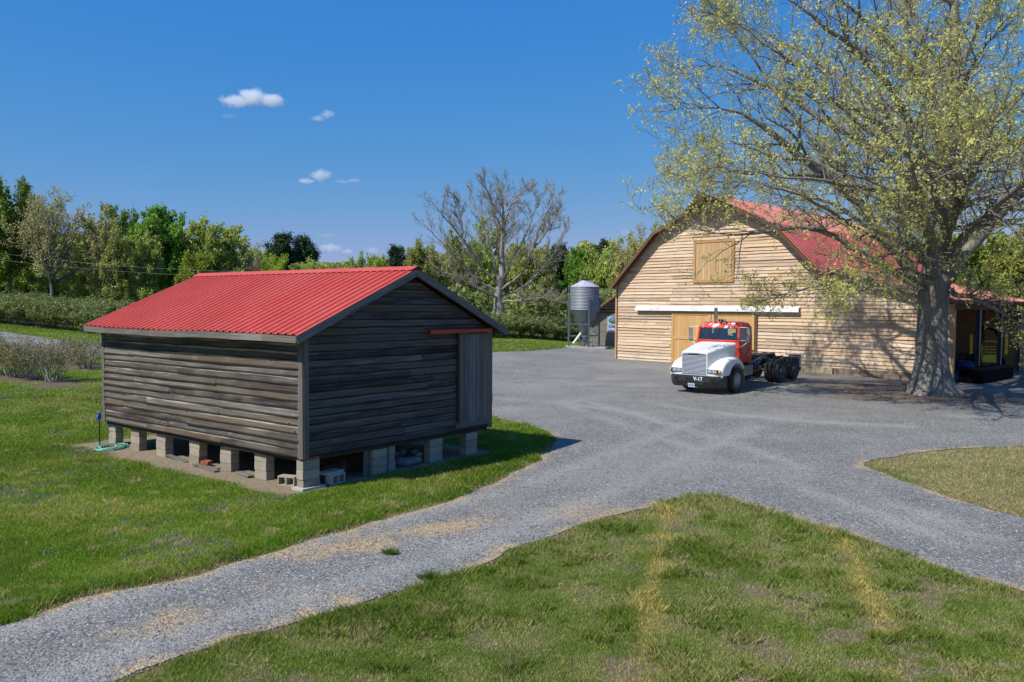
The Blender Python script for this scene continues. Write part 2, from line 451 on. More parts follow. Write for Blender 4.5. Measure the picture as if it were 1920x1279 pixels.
def lawn(x, y):
    """colour, blade height and dryness of the turf at a point"""
    fi = inpoly(x, y, FI).astype(float); ri = inpoly(x, y, RI).astype(float)
    n1 = fbm(x, y, 41, 1.6, 3); n2 = fbm(x, y, 43, .45, 3); n3 = fbm(x, y, 47, 5.0, 2); n4 = fbm(x, y, 53, .9, 3)
    dry = sst((n1 * .5 + n2 * .5 - .56) * 5) * .3
    dry = np.maximum(dry, fi * sst((n1 * .3 + n2 * .7 - .42) * 5.0) * .50)
    dry = np.maximum(dry, ri * sst((n1 * .5 + n2 * .5 - .28) * 4.5) * .95)
    yel = np.zeros(np.shape(x))
    for L in straw_lines:
        d = dseg(x, y, np.array(L), False)
        yel = np.maximum(yel, sst((.24 - d + (n2 - .5) * .45) / .24) * .92 * sst((n4 + .08) * 2.5))
    n5 = fbm(x, y, 57, .42, 3)
    rank = np.maximum(sst((n4 - .56) * 7) * .3 * (1 - fi), sst((n5 - .53) * 9) * (fi + ri * .35) * (.55 + .45 * n1))           # taller dark tufts
    # the big dark tuft and two smaller ones of the near lawn
    for (px, py, rx, ry) in ((1322, 1035, .72, .75), (1155, 995, .55, .3), (700, 1160, 1.6, .45), (1560, 1090, .4, .5)):
        c = at(px, py); rank = np.maximum(rank, sst(1.6 - 1.25 * np.hypot((x - c[0]) / rx, (y - c[1]) / ry) + (n2 - .5) * .9))
    dist = np.abs(SD(x, y))
    rank = np.maximum(rank, sst((.75 - dist) / .6) * sst((n1 - .22) * 3) * (1 - ri) * .85)
    bare = fi * sst((fbm(x, y, 99, .34, 4) - .57) * 10) * (1 - rank) * sst((n1 - .2) * 2.5)
    edge = sst((.02 + .34 * n2 * sst((n4 - .25) * 3) - dist) / .14)
    gf = fi[:, None] * .85 + ri[:, None] * .8
    g0 = np.array([.146, .238, .016]); g1 = np.array([.085, .160, .010]); g2 = np.array([.290, .330, .055])
    col = g0[None] * (1.1 - n3[:, None] * .45) + (g2 - g0)[None] * sst((n1 - .45) * 4)[:, None] * .6
    col = col * (1 - gf) + (np.array([.185, .250, .045])[None] * (.85 + .35 * n1[:, None])) * gf
    col = col * (.72 + .56 * n2[:, None])
    dead = sst((fbm(x, y, 91, .38, 3) - .70) * 14) * (1 - fi) * (1 - ri)
    col = col * (1 - dead[:, None] * .8) + np.array([.42, .34, .17])[None] * dead[:, None] * .8
    vio = .8 * sst((fbm(x, y, 95, 1.5, 3) - .60) * 8) * sst((fbm(x, y, 97, .12, 2) - .5) * 8) * (x < 0) * (1 - fi)
    col = col * (1 - vio[:, None] * .6) + np.array([.17, .16, .26])[None] * vio[:, None] * .6
    col = col * (1 - rank[:, None] * .7) + (g1[None] * (1 - gf) + np.array([.105, .140, .018])[None] * gf) * rank[:, None] * .7
    col = col * (1 - dry[:, None]) + np.array([.36, .31, .15])[None] * dry[:, None]
    col = col * (1 - yel[:, None]) + np.array([.44, .36, .12])[None] * yel[:, None]
    col = col * (1 - edge[:, None] * .75) + np.array([.36, .26, .14])[None] * edge[:, None] * .75
    col = col * (1 - bare[:, None] * .75) + np.array([.37, .29, .195])[None] * bare[:, None] * .75
    far = sst((y - 40) / 30)
    col = col * (1 - .15 * far[:, None])
    h = .030 + .014 * n1 + .060 * rank - .006 * fi - .008 * ri
    h = h * (1 - .45 * edge)
    return col, h, np.maximum(np.maximum(np.maximum(dry, yel), edge), bare * 1.6), dist

# ------------------------------------------------------------------ ground sheet
def axis(lims):
    out = []
    for a, b, s in lims: out += list(np.arange(a, b, s))
    return np.array(out + [lims[-1][1]])
gx = axis([(-900, -200, 70), (-200, -70, 10), (-70, -24, 1.5), (-24, -15, .5), (-15, 14, .2), (14, 26, .4), (26, 80, 2.0), (80, 300, 20), (300, 900, 100)])
gy = axis([(-60, 0, 10), (0, 6, 1.0), (6, 30, .2), (30, 50, .5), (50, 110, 1.5), (110, 300, 12), (300, 1500, 100)])
XX, YY = np.meshgrid(gx, gy)
x, y = XX.ravel(), YY.ravel()
ZZ = T(x, y)
gi = np.arange(len(x)).reshape(XX.shape)
Fq = np.stack([gi[:-1, :-1].ravel(), gi[:-1, 1:].ravel(), gi[1:, 1:].ravel(), gi[1:, :-1].ravel()], 1)
colg, hg, dryg, dstg = lawn(x, y)
sg, lg, mg = soil(x, y), litter(x, y), mulch(x, y)
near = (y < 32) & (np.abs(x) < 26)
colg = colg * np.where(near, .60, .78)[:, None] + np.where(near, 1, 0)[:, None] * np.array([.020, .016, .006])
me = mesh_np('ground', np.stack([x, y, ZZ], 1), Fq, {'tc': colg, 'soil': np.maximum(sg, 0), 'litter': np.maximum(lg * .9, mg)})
m, nt, b = newmat('turf ground', .95, 0, .1)
tc = nd(nt, 'ShaderNodeTexCoord').outputs['Object']
A = lambda nm, o='Fac': nd(nt, 'ShaderNodeAttribute', attribute_name=nm).outputs[o]
nz = nd(nt, 'ShaderNodeTexNoise', {'Vector': tc, 'Scale': 9.0, 'Detail': 8.0, 'Roughness': .75}).outputs[0]
nz2 = nd(nt, 'ShaderNodeTexNoise', {'Vector': tc, 'Scale': 1.3, 'Detail': 6.0, 'Roughness': .65}).outputs[0]
nz3 = nd(nt, 'ShaderNodeTexNoise', {'Vector': tc, 'Scale': 60.0, 'Detail': 4.0, 'Roughness': .7}).outputs[0]
c = mixc(nt, 1.0, A('tc', 'Vector'), ramp(nt, nz, [(.25, .45), (.75, 1.45)]), 'MULTIPLY')
c = mixc(nt, 1.0, c, ramp(nt, nz3, [(.3, .55), (.7, 1.35)]), 'MULTIPLY')
c = mixc(nt, ramp(nt, nz2, [(.5, 0), (.8, .25)]), c, (.22, .20, .09))
so = mixc(nt, ramp(nt, nz, [(.35, 0), (.7, 1)]), (.22, .165, .105), (.40, .33, .23))
so = mixc(nt, ramp(nt, nz3, [(.55, 0), (.72, .8)]), so, (.50, .44, .33))
c = mixc(nt, A('soil'), c, so)
li = mixc(nt, ramp(nt, nz3, [(.35, 0), (.68, 1)]), (.075, .055, .042), (.27, .20, .14))
c = mixc(nt, A('litter'), c, li)
nt.links.new(c, b.inputs['Base Color'])
bump(nt, b, mth(nt, 'ADD', nz, nz3), .03)
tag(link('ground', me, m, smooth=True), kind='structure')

# ------------------------------------------------------------------ gravel sheet
rng = np.random.RandomState(5)
cand = []
for (x0, x1, y0, y1, s) in ((-14, 16, 5, 30, .3), (-60, 60, 30, 80, 1.2), (16, 60, 5, 30, 1.5), (-14, 16, 2, 5, 1.0)):
    a, b2 = np.meshgrid(np.arange(x0, x1, s), np.arange(y0, y1, s)); a = a.ravel() + rng.uniform(-.3, .3, a.size) * s; b2 = b2.ravel() + rng.uniform(-.3, .3, b2.size) * s
    k = inpoly(a, b2, GP); a, b2 = a[k], b2[k]
    k = dseg(a, b2, GPc) > .35 * min(s, 1) + .05; cand.append(np.stack([a[k], b2[k]], 1))
inner = np.vstack(cand)
vin = [Vector(p) for p in GP] + [Vector(p) for p in inner]
n = len(GP)
ov, oe, of, _, _, _ = delaunay_2d_cdt(vin, [(i, (i + 1) % n) for i in range(n)], [], 0, 1e-4)
V2 = np.array([tuple(v) for v in ov]); F2 = np.array([f for f in of if len(f) == 3])
cen = V2[F2].mean(1); F2 = F2[inpoly(cen[:, 0], cen[:, 1], GP)]
a, b2 = V2[:, 0], V2[:, 1]
dE = dseg(a, b2, GPc)
cl = np.array(W_([(-250, 1300), (0, 1228), (117, 1195), (293, 1158), (410, 1120), (500, 1084), (586, 1058), (703, 1022), (800, 1000), (900, 985)]))
dc = dseg(a, b2, cl, False)
nn = fbm(a, b2, 61, 1.1, 4)
straw = np.maximum(.85 * sst(1.2 - dc / .8) * sst((nn - .2) * 2.6) * sst((16 - b2) / 3), .3 * sst((nn - .45) * 4) * sst((18 - b2) / 4))
straw = np.maximum(straw, sst((.10 + .5 * nn - dE) / .3) * sst((fbm(a, b2, 63, .5, 3) - .25) * 3) * .95 * sst((34 - b2) / 4))
c2 = np.array(W_([(1080, 965), (1180, 935)])); straw = np.maximum(straw, sst(1.2 - dseg(a, b2, c2, False) / .8) * sst((nn - .35) * 3) * .6)
tracks = np.array(W_([(1700, 1000), (1500, 900), (1300, 830), (1130, 770), (960, 735)]))
trk = []
for L_, wd in (([(1900, 1060), (1600, 950), (1350, 860), (1180, 800), (1060, 760), (960, 735)], .35), ([(1850, 1010), (1600, 915), (1400, 840), (1220, 785), (1080, 748), (960, 722)], .35),
               ([(-100, 1215), (200, 1130), (500, 1040), (760, 970), (1000, 905), (1150, 850), (1300, 790)], .38), ([(100, 1270), (330, 1190), (620, 1105), (860, 1030), (1080, 950), (1240, 880), (1420, 800)], .38),
               ([(960, 700), (1100, 705), (1240, 725)], .5), ([(930, 745), (1080, 760), (1200, 775)], .4), ([(1700, 800), (1500, 790), (1300, 770), (1130, 740)], .5)):
    trk.append(sst(1.15 - dseg(a, b2, np.array(W_(L_)), False) / wd) * sst((fbm(a, b2, 69, 1.3, 3) - .18) * 2.6))
pale = np.maximum(np.max(trk, 0), sst((fbm(a, b2, 67, 3.0, 4) - .52) * 5) * .5)
me = mesh_np('gravel_drive', np.stack([a, b2, T(a, b2) + .012], 1), F2, {'straw': straw, 'litter': litter(a, b2), 'pale': pale})
m, nt, b = newmat('gravel', .9, 0, .3)
tc = nd(nt, 'ShaderNodeTexCoord').outputs['Object']
A = lambda nm, o='Fac': nd(nt, 'ShaderNodeAttribute', attribute_name=nm).outputs[o]
def stones(sc):
    wv = nd(nt, 'ShaderNodeTexNoise', {'Vector': tc, 'Scale': sc * .8, 'Detail': 1.0})
    wc = mixc(nt, .03, tc, wv.outputs[1], 'ADD')
    return nd(nt, 'ShaderNodeTexVoronoi', {'Vector': wc, 'Scale': sc}, feature='F1')
v = stones(30.0); v2 = stones(75.0)
sx = nd(nt, 'ShaderNodeSeparateXYZ', {0: v.outputs['Color']}).outputs
sx2 = nd(nt, 'ShaderNodeSeparateXYZ', {0: v2.outputs['Color']}).outputs
g = ramp(nt, sx[0], [(0, (.06, .068, .076)), (.4, (.178, .181, .181)), (.8, (.310, .307, .293)), (1, (.52, .51, .49))])
g2 = ramp(nt, sx2[1], [(0, (.06, .066, .073)), (.5, (.196, .199, .198)), (1, (.36, .355, .335))])
nb = nd(nt, 'ShaderNodeTexNoise', {'Vector': tc, 'Scale': .55, 'Detail': 7.0, 'Roughness': .6}).outputs[0]
nf = nd(nt, 'ShaderNodeTexNoise', {'Vector': tc, 'Scale': 7.0, 'Detail': 6.0, 'Roughness': .75}).outputs[0]
c = mixc(nt, ramp(nt, nf, [(.4, 0), (.6, 1)]), g, g2)
c = mixc(nt, 1.0, c, ramp(nt, nb, [(.3, .80), (.7, 1.12)]), 'MULTIPLY')
c = mixc(nt, mth(nt, 'MULTIPLY', A('pale'), ramp(nt, nf, [(.35, .35), (.65, .85)])), c, mixc(nt, sx2[2], (.27, .27, .265), (.45, .44, .42)))
_d = cl[7] - cl[2]; strot = nd(nt, 'ShaderNodeMapping', {'Vector': tc, 'Rotation': (0, 0, -math.atan2(_d[1], _d[0]))}).outputs[0]
strot = nd(nt, 'ShaderNodeMapping', {'Vector': strot, 'Scale': (.42, 1.25, 1)}).outputs[0]
nstr = nd(nt, 'ShaderNodeTexNoise', {'Vector': strot, 'Scale': 16.0, 'Detail': 8.0, 'Roughness': .85, 'Distortion': 1.5}).outputs[0]
sf = mth(nt, 'MULTIPLY', ramp(nt, mth(nt, 'ADD', nstr, mth(nt, 'MULTIPLY', A('straw'), .24)), [(.60, 0), (.69, 1)]), ramp(nt, A('straw'), [(.02, 0), (.25, 1)]))
sc_ = mixc(nt, sx[2], (.30, .20, .10), (.56, .44, .26))
c = mixc(nt, sf, c, sc_)
li = mixc(nt, sx2[0], (.075, .052, .040), (.25, .18, .13))
c = mixc(nt, mth(nt, 'MULTIPLY', A('litter'), ramp(nt, nf, [(.3, .8), (.6, 1)])), c, li)
c = mixc(nt, 1.0, c, (1.03, 1.0, .935), 'MULTIPLY')
nt.links.new(c, b.inputs['Base Color'])
hh = mth(nt, 'SUBTRACT', 1.0, mth(nt, 'ADD', v.outputs['Distance'], mth(nt, 'MULTIPLY', v2.outputs['Distance'], .5)))
bump(nt, b, mth(nt, 'ADD', hh, mth(nt, 'MULTIPLY', sx[1], .8)), .014)
tag(link('gravel_drive', me, m), kind='structure')


# loose stones lying on the near gravel
rng = np.random.RandomState(8)
N = 90000
yy = np.exp(rng.uniform(np.log(7), np.log(26), N)); xx = rng.uniform(-.8, .8, N) * yy
k = SD(xx, yy) < .14 * rng.rand(N); xx, yy = xx[k], yy[k]; N = len(xx)
s = (.007 + .012 * rng.rand(N) ** 2) * (yy / 11) ** .45
base = np.array([[1, 0, 0], [0, 1, 0], [-1, 0, 0], [0, -1, 0], [0, 0, .8], [.0, 0, -.5]])
rot = rng.rand(N) * 6.28; cr, sr = np.cos(rot), np.sin(rot)
V = base[None] * (1 + rng.uniform(-.35, .35, (N, 6, 3))) * s[:, None, None]
V = np.stack([V[..., 0] * cr[:, None] - V[..., 1] * sr[:, None], V[..., 0] * sr[:, None] + V[..., 1] * cr[:, None], V[..., 2] + s[:, None] * .3], 2)
V[..., 0] += xx[:, None]; V[..., 1] += yy[:, None]; V[..., 2] += (T(xx, yy) + .012)[:, None]
f = np.array([[0, 1, 4], [1, 2, 4], [2, 3, 4], [3, 0, 4]])
F3 = (f[None] + (np.arange(N) * 6)[:, None, None]).reshape(-1, 3)
me = mesh_np('loose_gravel', V.reshape(-1, 3), F3, {'rnd': np.repeat(rng.rand(N), 6)})
m, nt, b = newmat('loose stone', .85, 0, .3)
nt.links.new(ramp(nt, nd(nt, 'ShaderNodeAttribute', attribute_name='rnd').outputs['Fac'], [(0, (.09, .098, .108)), (.5, (.19, .20, .212)), (.85, (.29, .295, .30)), (.94, (.36, .32, .24)), (1, (.42, .41, .39))]), b.inputs['Base Color'])
tag(link('loose_gravel', me, m), 'loose grey stones strewn over the gravel drive', 'gravel', kind='stuff')

# ------------------------------------------------------------------ turf blades
def blades(N, y0, y1, seed, wide, name, label, hk=1.0, xk=.8, thin=None):
    rng = np.random.RandomState(seed)
    yy = np.exp(rng.uniform(np.log(y0), np.log(y1), N)); xx = rng.uniform(-xk, xk, N) * yy
    sd_ = SD(xx, yy); ins = sd_ < 0; k = sd_ > -.14; xx, yy, ins = xx[k], yy[k], ins[k]
    dd0 = np.abs(sd_[k]); creep = fbm(xx, yy, 81, .22, 2)
    k = (~ins) | (dd0 < .16 * (creep - .35)); xx, yy = xx[k], yy[k]
    col, h, dry, dist = lawn(xx, yy)
    so = np.maximum(soil(xx, yy), mulch(xx, yy) * .9)
    keep = (rng.rand(len(xx)) > so * 1.2) & (rng.rand(len(xx)) > dry * .35) & (rng.rand(len(xx)) > litter(xx, yy) * .95)
    keep &= (rng.rand(len(xx)) < .35 + dist * 6)
    xx, yy, col, h, dist = xx[keep], yy[keep], col[keep], h[keep], dist[keep]; N = len(xx)
    lod = np.maximum(1, yy / 10.0)
    hh = h * hk * rng.uniform(.6, 1.5, N) * lod ** .35
    w = wide * rng.uniform(.6, 1.3, N) * lod ** .9
    th = rng.rand(N) * 6.283; lean = rng.uniform(.15, .9, N) * hh; la = rng.rand(N) * 6.283
    z = T(xx, yy) - .004
    px, py = np.cos(th) * w, np.sin(th) * w
    lx, ly = np.cos(la) * lean, np.sin(la) * lean
    V = np.zeros((N, 4, 3))
    V[:, 0] = np.stack([xx - px, yy - py, z], 1); V[:, 1] = np.stack([xx + px, yy + py, z], 1)
    V[:, 2] = np.stack([xx + px * .7 + lx * .4, yy + py * .7 + ly * .4, z + hh * .6], 1)
    V[:, 3] = np.stack([xx + lx, yy + ly, z + hh], 1)
    F = (np.array([0, 1, 2, 3])[None] + (np.arange(N) * 4)[:, None])
    cc = col * rng.uniform(.75, 1.35, N)[:, None]
    dd = rng.rand(N) < .10; cc[dd] = cc[dd] * .4 + np.array([.26, .21, .10]) * .6
    me = mesh_np(name, V.reshape(-1, 3), F, {'tc': np.repeat(cc, 4, 0)})
    return tag(link(name, me, MGR), label, 'grass', kind='stuff')
MGR = bpy.data.materials.new('grass blade'); MGR.use_nodes = True
nt = MGR.node_tree; b = nt.nodes['Principled BSDF']
ca = nd(nt, 'ShaderNodeAttribute', attribute_name='tc').outputs['Vector']
nt.links.new(mixc(nt, 1.0, ca, (1.25, 1.25, 1.2), 'MULTIPLY'), b.inputs['Base Color'])
b.inputs['Roughness'].default_value = .55; b.inputs['Specular IOR Level'].default_value = .35
tr = nd(nt, 'ShaderNodeBsdfTranslucent', {'Color': mixc(nt, 1.0, ca, (1.5, 1.6, .9), 'MULTIPLY')})
mx = nd(nt, 'ShaderNodeMixShader', {0: .35, 1: b.outputs[0], 2: tr.outputs[0]})
nt.links.new(mx.outputs[0], nt.nodes['Material Output'].inputs[0])
blades(1000000, 6.8, 30, 71, .0031, 'lawn_grass', 'short mown green grass covering the near lawns')
blades(200000, 30, 75, 72, .0045, 'meadow_grass', 'green grass of the far lawn in front of the hedge rows', 1.0, .75)
# ------------------------------------------------------------------ timber helpers
def lap(mb, O, u, n, z0, z1, a0, a1, b0, b1, t, wob, r, rnd=None, step=.5):
    """one clapboard: from a0..b0 at its foot to a1..b1 at its head, foot standing t proud"""
    O = Vector(O); u = Vector(u); n = Vector(n); up = Vector((0, 0, 1))
    if rnd is None: rnd = r.random()
    K = max(2, int(abs(b0 - a0) / step)); vs, gs = [], []
    wv = [0]
    for k in range(K): wv.append(wv[-1] * .6 + r.uniform(-wob, wob))
    tt = t * r.uniform(.75, 1.2); cup = r.uniform(0, .35) * t
    for k in range(K + 1):
        f = k / K; sa = a0 + (b0 - a0) * f; sb = a1 + (b1 - a1) * f
        w = wv[k]; o = tt + abs(wv[min(k, K)]) * .3
        for (s, z, q) in ((sa, z0 + w, 0.0), (sa, z0 + w, o + cup), (sb, z1 + .02, t * .35), (sb, z1 + .02, 0.0)):
            vs.append(O + u * s + n * q + up * z)
            gs.append((s + rnd * 91, z - z0, rnd))
    fs = []
    for k in range(K):
        for j in range(4):
            fs.append((k * 4 + j, k * 4 + (j + 1) % 4, (k + 1) * 4 + (j + 1) % 4, (k + 1) * 4 + j))
    fs += [(0, 1, 2, 3), (K * 4 + 3, K * 4 + 2, K * 4 + 1, K * 4)]
    mb.add(vs, fs, gs, rnd)
def siding(mb, O, u, n, z0, z1, ex, lo, hi, t, wob, r, lens=(2.4, 4.9), skip=None):
    """clapboards from z0 to z1; lo(z), hi(z) give the ends of a course"""
    z = z0
    while z < z1 - .02:
        e = ex * r.uniform(.93, 1.07); zt = min(z + e, z1)
        A0, B0, A1, B1 = lo(z), hi(z), lo(zt), hi(zt)
        s = A0
        first = True
        while s < B0 - .01:
            L = r.uniform(*lens); nx = s + L
            if nx > B0 - .9: nx = B0
            a1 = max(A1, s) if not first else A1
            b1 = min(B1, nx) if nx < B0 else B1
            if b1 > a1 + .01 and not (skip and skip((s + nx) / 2, z)):
                lap(mb, O, u, n, z + r.uniform(-.004, .004), zt, s + (0 if first else .002), a1, nx - .002, b1, t, wob, r)
            s = nx; first = False
        z = zt
def ribbed(mb, O, w, L, s, sl, nrm, pitch, rh, rw, sag=None):
    """ribbed sheet: w = unit vector across the ribs (length L), s = unit vector down the slope"""
    O = Vector(O); w = Vector(w); s = Vector(s); nrm = Vector(nrm)
    prof = [(0, 0)]; x = pitch * .5
    while x < L - rw:
        prof += [(x - rw, 0), (x - rw * .5, rh), (x + rw * .5, rh), (x + rw, 0)]
        prof += [(x + pitch * .33, 0.0), (x + pitch * .36, rh * .22), (x + pitch * .62, rh * .22), (x + pitch * .65, 0.0)] if x + pitch * .65 < L - rw * 2 else []
        x += pitch
    prof.append((L, 0))
    K = 6
    for side in (0, 1):
        rows = []
        for k in range(K + 1):
            f = k / K
            rows.append([O + w * a + s * (sl * f) + nrm * (h - .004 * side) + Vector((0, 0, sag(a, f) if sag else 0)) for a, h in prof])
        mb.grid(rows, rnd=0.5)

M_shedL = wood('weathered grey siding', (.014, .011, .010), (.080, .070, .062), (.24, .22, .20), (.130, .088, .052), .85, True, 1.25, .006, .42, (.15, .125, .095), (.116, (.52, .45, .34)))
M_shedG = wood('weathered siding in painted shade', (.012, .011, .011), (.055, .051, .049), (.17, .16, .145), (.110, .080, .052), .85, True, 1.25, .005, .45, (.10, .082, .062), (.115, (.18, .16, .13)))  # same siding with the gable's shade put into a darker base colour
M_trim = wood('weathered grey trim', (.05, .048, .046), (.14, .135, .13), (.30, .28, .26), (.15, .12, .09), .85, False, 1.2, .004, .3)
M_old = wood('old dark timber', (.015, .012, .010), (.05, .042, .035), (.11, .095, .08), (.07, .05, .03), .9, False, 1.0, .004, .4)
M_red = corrugated_red('red painted metal roof', (.54, .062, .036), (.60, .11, .075))
M_block = None
def blockmat(name, col, mort, bw, bh, dirt):
    m, nt, b = newmat(name, .92, 0, .2)
    tc = nd(nt, 'ShaderNodeTexCoord').outputs['Object']
    n = nd(nt, 'ShaderNodeTexNoise', {'Vector': tc, 'Scale': 70.0, 'Detail': 5.0, 'Roughness': .7}).outputs[0]
    n2 = nd(nt, 'ShaderNodeTexNoise', {'Vector': tc, 'Scale': 3.0, 'Detail': 6.0, 'Roughness': .7}).outputs[0]
    a = nd(nt, 'ShaderNodeAttribute', attribute_name='gr').outputs['Vector']
    r = nd(nt, 'ShaderNodeSeparateXYZ', {0: a}).outputs[2]
    c = mixc(nt, 1.0, col, ramp(nt, n, [(.3, .72), (.7, 1.18)]), 'MULTIPLY')
    c = mixc(nt, 1.0, c, ramp(nt, r, [(0, (.78, .76, .72)), (.5, (1, 1, 1)), (1, (1.12, 1.06, .96))]), 'MULTIPLY')
    c = mixc(nt, ramp(nt, n2, [(.5, 0), (.72, .7)]), c, dirt)
    nt.links.new(c, b.inputs['Base Color']); bump(nt, b, n, .004)
    return m
M_block = blockmat('concrete block', (.34, .31, .25), None, 0, 0, (.22, .17, .12))
M_conc = blockmat('pale concrete', (.42, .41, .38), None, 0, 0, (.28, .25, .2))
M_brick = simple('fired brick', (.36, .105, .055), .9, 0, .35, 18, (.2, .12, .09), .004)
M_dark = simple('dark void fill', (.012, .011, .010), .95)

# ------------------------------------------------------------------ weathered shed
SHZ, SHE, SHR = .65, 2.96, 4.38
shed = empty('shed', (SH[0], SH[1], 0), math.atan2(SG[1], SG[0]), 'weathered grey timber shed with a bright red metal roof, raised on concrete block piers', 'shed')
r = random.Random(4)
slope = (SHR - 3.02) / (LG / 2 + .33)
rz = lambda x: SHR - abs(x - LG / 2) * slope                 # top of roof sheet
mb = MB(1)
siding(mb, (0, 0, 0), (0, 1, 0), (-1, 0, 0), SHZ - .02, SHE - .02, .155, lambda z: .09, lambda z: LW - .05, .042, .012, r)
mb.build('siding', M_shedL, shed)
mb = MB(2)
top = lambda z: max(0, (SHR - .16 - z) / slope)
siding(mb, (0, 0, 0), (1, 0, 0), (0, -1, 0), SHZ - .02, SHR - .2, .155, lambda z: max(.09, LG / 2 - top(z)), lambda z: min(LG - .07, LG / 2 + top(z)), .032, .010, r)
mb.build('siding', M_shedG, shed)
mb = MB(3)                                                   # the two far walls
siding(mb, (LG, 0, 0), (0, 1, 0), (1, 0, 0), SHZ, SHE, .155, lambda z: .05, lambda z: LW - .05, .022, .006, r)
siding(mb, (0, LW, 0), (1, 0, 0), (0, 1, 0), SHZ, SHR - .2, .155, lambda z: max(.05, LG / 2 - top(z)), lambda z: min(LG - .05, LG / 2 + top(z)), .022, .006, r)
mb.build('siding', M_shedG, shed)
mb = MB(4)
for (cx, cy, w, d) in ((-.028, .045, .03, .15), (.045, -.028, .12, .03), (-.03, LW - .03, .03, .12), (LG - .02, -.032, .15, .034), (LG + .03, .05, .03, .15), (LG + .03, LW - .05, .03, .12)):
    zt = SHE + .0
    mb = MB(4); mb.box((cx, cy, (SHZ - .04 + zt) / 2), (w, d, zt - SHZ + .04)); mb.build('corner_board', M_trim, shed)
mb = MB(5)                                                    # floor frame seen from below
mb.box((LG / 2, LW / 2, SHZ + .02), (LG - .06, LW - .06, .04))
for i in range(14): mb.box((LG / 2, .3 + i * (LW - .6) / 13, SHZ - .06 + .0), (LG - .3, .05, .12))
mb.box((.09, LW / 2, SHZ - .055), (.13, LW - .1, .11)); mb.box((LG - .09, LW / 2, SHZ - .055), (.13, LW - .1, .11))
mb.box((LG / 2, .08, SHZ - .05), (LG - .34, .1, .10)); mb.box((LG / 2, LW - .08, SHZ - .05), (LG - .34, .1, .10))
mb.build('floor_frame', M_old, shed)
mb = MB(6)                                                    # unseen solid fill that keeps light out of the interior
mb.box((LG / 2, LW / 2, (SHZ + SHE) / 2 + .06), (LG - .12, LW - .12, SHE - SHZ - .05))
mb.poly([(.1, .05, SHE), (LG - .1, .05, SHE), (LG / 2, .05, SHR - .26)], LW - .1, (0, 1, 0))
mb.build('inner_fill', M_dark, shed)
# roof: sheets on both slopes, ridge cap, deck, fascia
OHg, OHe = .30, .36
ca = math.cos(math.atan(slope)); sa = math.sin(math.atan(slope)); SL = (LG / 2 + OHe) / ca
mb = MB(7)
sg_ = lambda a, f: .014 * math.sin(a * .9) * f + .006 * math.sin(a * 2.3 + 1) * f
ribbed(mb, (LG / 2, -OHg, SHR), (0, 1, 0), LW + 2 * OHg, (-ca, 0, -sa), SL, (-sa, 0, ca), .229, .036, .040, sg_)
ribbed(mb, (LG / 2, -OHg, SHR), (0, 1, 0), LW + 2 * OHg, (ca, 0, -sa), SL, (sa, 0, ca), .229, .036, .040, sg_)
roof = mb.build('roof', M_red, shed, fix=False)
mb = MB(8)
for s in (-1, 1):
    P = [(LG / 2, -OHg - .01, SHR + .045), (LG / 2, LW + OHg + .01, SHR + .045), (LG / 2 + s * .2 * ca, LW + OHg + .01, SHR + .036 - .2 * sa), (LG / 2 + s * .2 * ca, -OHg - .01, SHR + .036 - .2 * sa)]
    mb.poly(P, .003, (s * sa, 0, ca))
mb.build('ridge_cap', M_red, roof)
mb = MB(9)
for s in (-1, 1):
    for i in range(11):                                       # roof boards under the sheets
        d0 = i * SL / 11; c0 = LG / 2 + s * ca * (d0 + SL / 22); z = SHR - sa * (d0 + SL / 22) - .045
        M3 = Matrix.Rotation(s * math.atan(slope), 3, 'Y')
        mb.box((c0, LW / 2, z), (SL / 11 - .012, LW + 2 * OHg - .06, .02), M3)
    for j in range(12):                                       # rafter tails
        y = .2 + j * (LW - .4) / 11
        mb.bar((LG / 2, y, SHR - .09), (LG / 2 + s * (LG / 2 + OHe - .06), y, SHR - .09 - slope * (LG / 2 + OHe - .06)), .045, .11)
mb.build('roof_deck', M_old, roof)
mb = MB(10)
for y in (-OHg + .02, LW + OHg - .02):
    for s in (-1, 1):
        mb.bar((LG / 2 - s * .0, y, SHR - .085), (LG / 2 + s * (LG / 2 + OHe), y, SHR - .085 - slope * (LG / 2 + OHe)), .035, .15)
for s in (-1, 1):
    x = LG / 2 + s * (LG / 2 + OHe - .01)
    pts = [(x, -OHg + .04 + i * (LW + 2 * OHg - .08) / 8, SHR - slope * (LG / 2 + OHe) - .075 + sg_(-OHg + i * (LW + 2 * OHg) / 8, 1)) for i in range(9)]
    for a, b2 in zip(pts[:-1], pts[1:]): mb.bar(a, b2, .03, .13)
mb.build('fascia', M_trim, roof)
# sliding door and its hood
door = empty('door', (0, 0, 0)); door.parent = shed
mb = MB(11)
x = 4.40
while x < 5.40:
    w = r.uniform(.10, .17)
    mb.box((x + w / 2, -.075 - r.uniform(0, .006), (.83 + 2.93) / 2 + r.uniform(-.015, .01)), (w - .008, .026, 2.10), rnd=r.random()); x += w
mb.build('door_plank', M_trim, door)
mb = MB(12); mb.box((4.91, -.052, 1.15), (.98, .022, .11)); mb.box((4.91, -.052, 2.6), (.98, .022, .11)); mb.box((4.38, -.068, 1.88), (.05, .05, 2.14)); mb.build('door_batten', M_old, door)
mb = MB(13)
mb.box((4.93, -.05, .78), (1.25, .055, .13)); mb.build('sill_board', M_trim, shed)
mb = MB(14)
P = [(3.30, -.03, 3.08), (3.30, -.20, 3.03), (3.30, -.20, 2.95), (3.30, -.185, 2.95), (3.30, -.185, 3.02), (3.30, -.03, 3.065)]
mb.poly(P, 2.14, (1, 0, 0)); mb.build('rail_hood', simple('rust red paint', (.42, .045, .02), .6, 0, .3, 9, (.2, .05, .03)), shed)
mb = MB(15); mb.box((LG + .05, -.02, 1.32), (.05, .05, .2)); mb.build('door_stop', M_trim, shed)
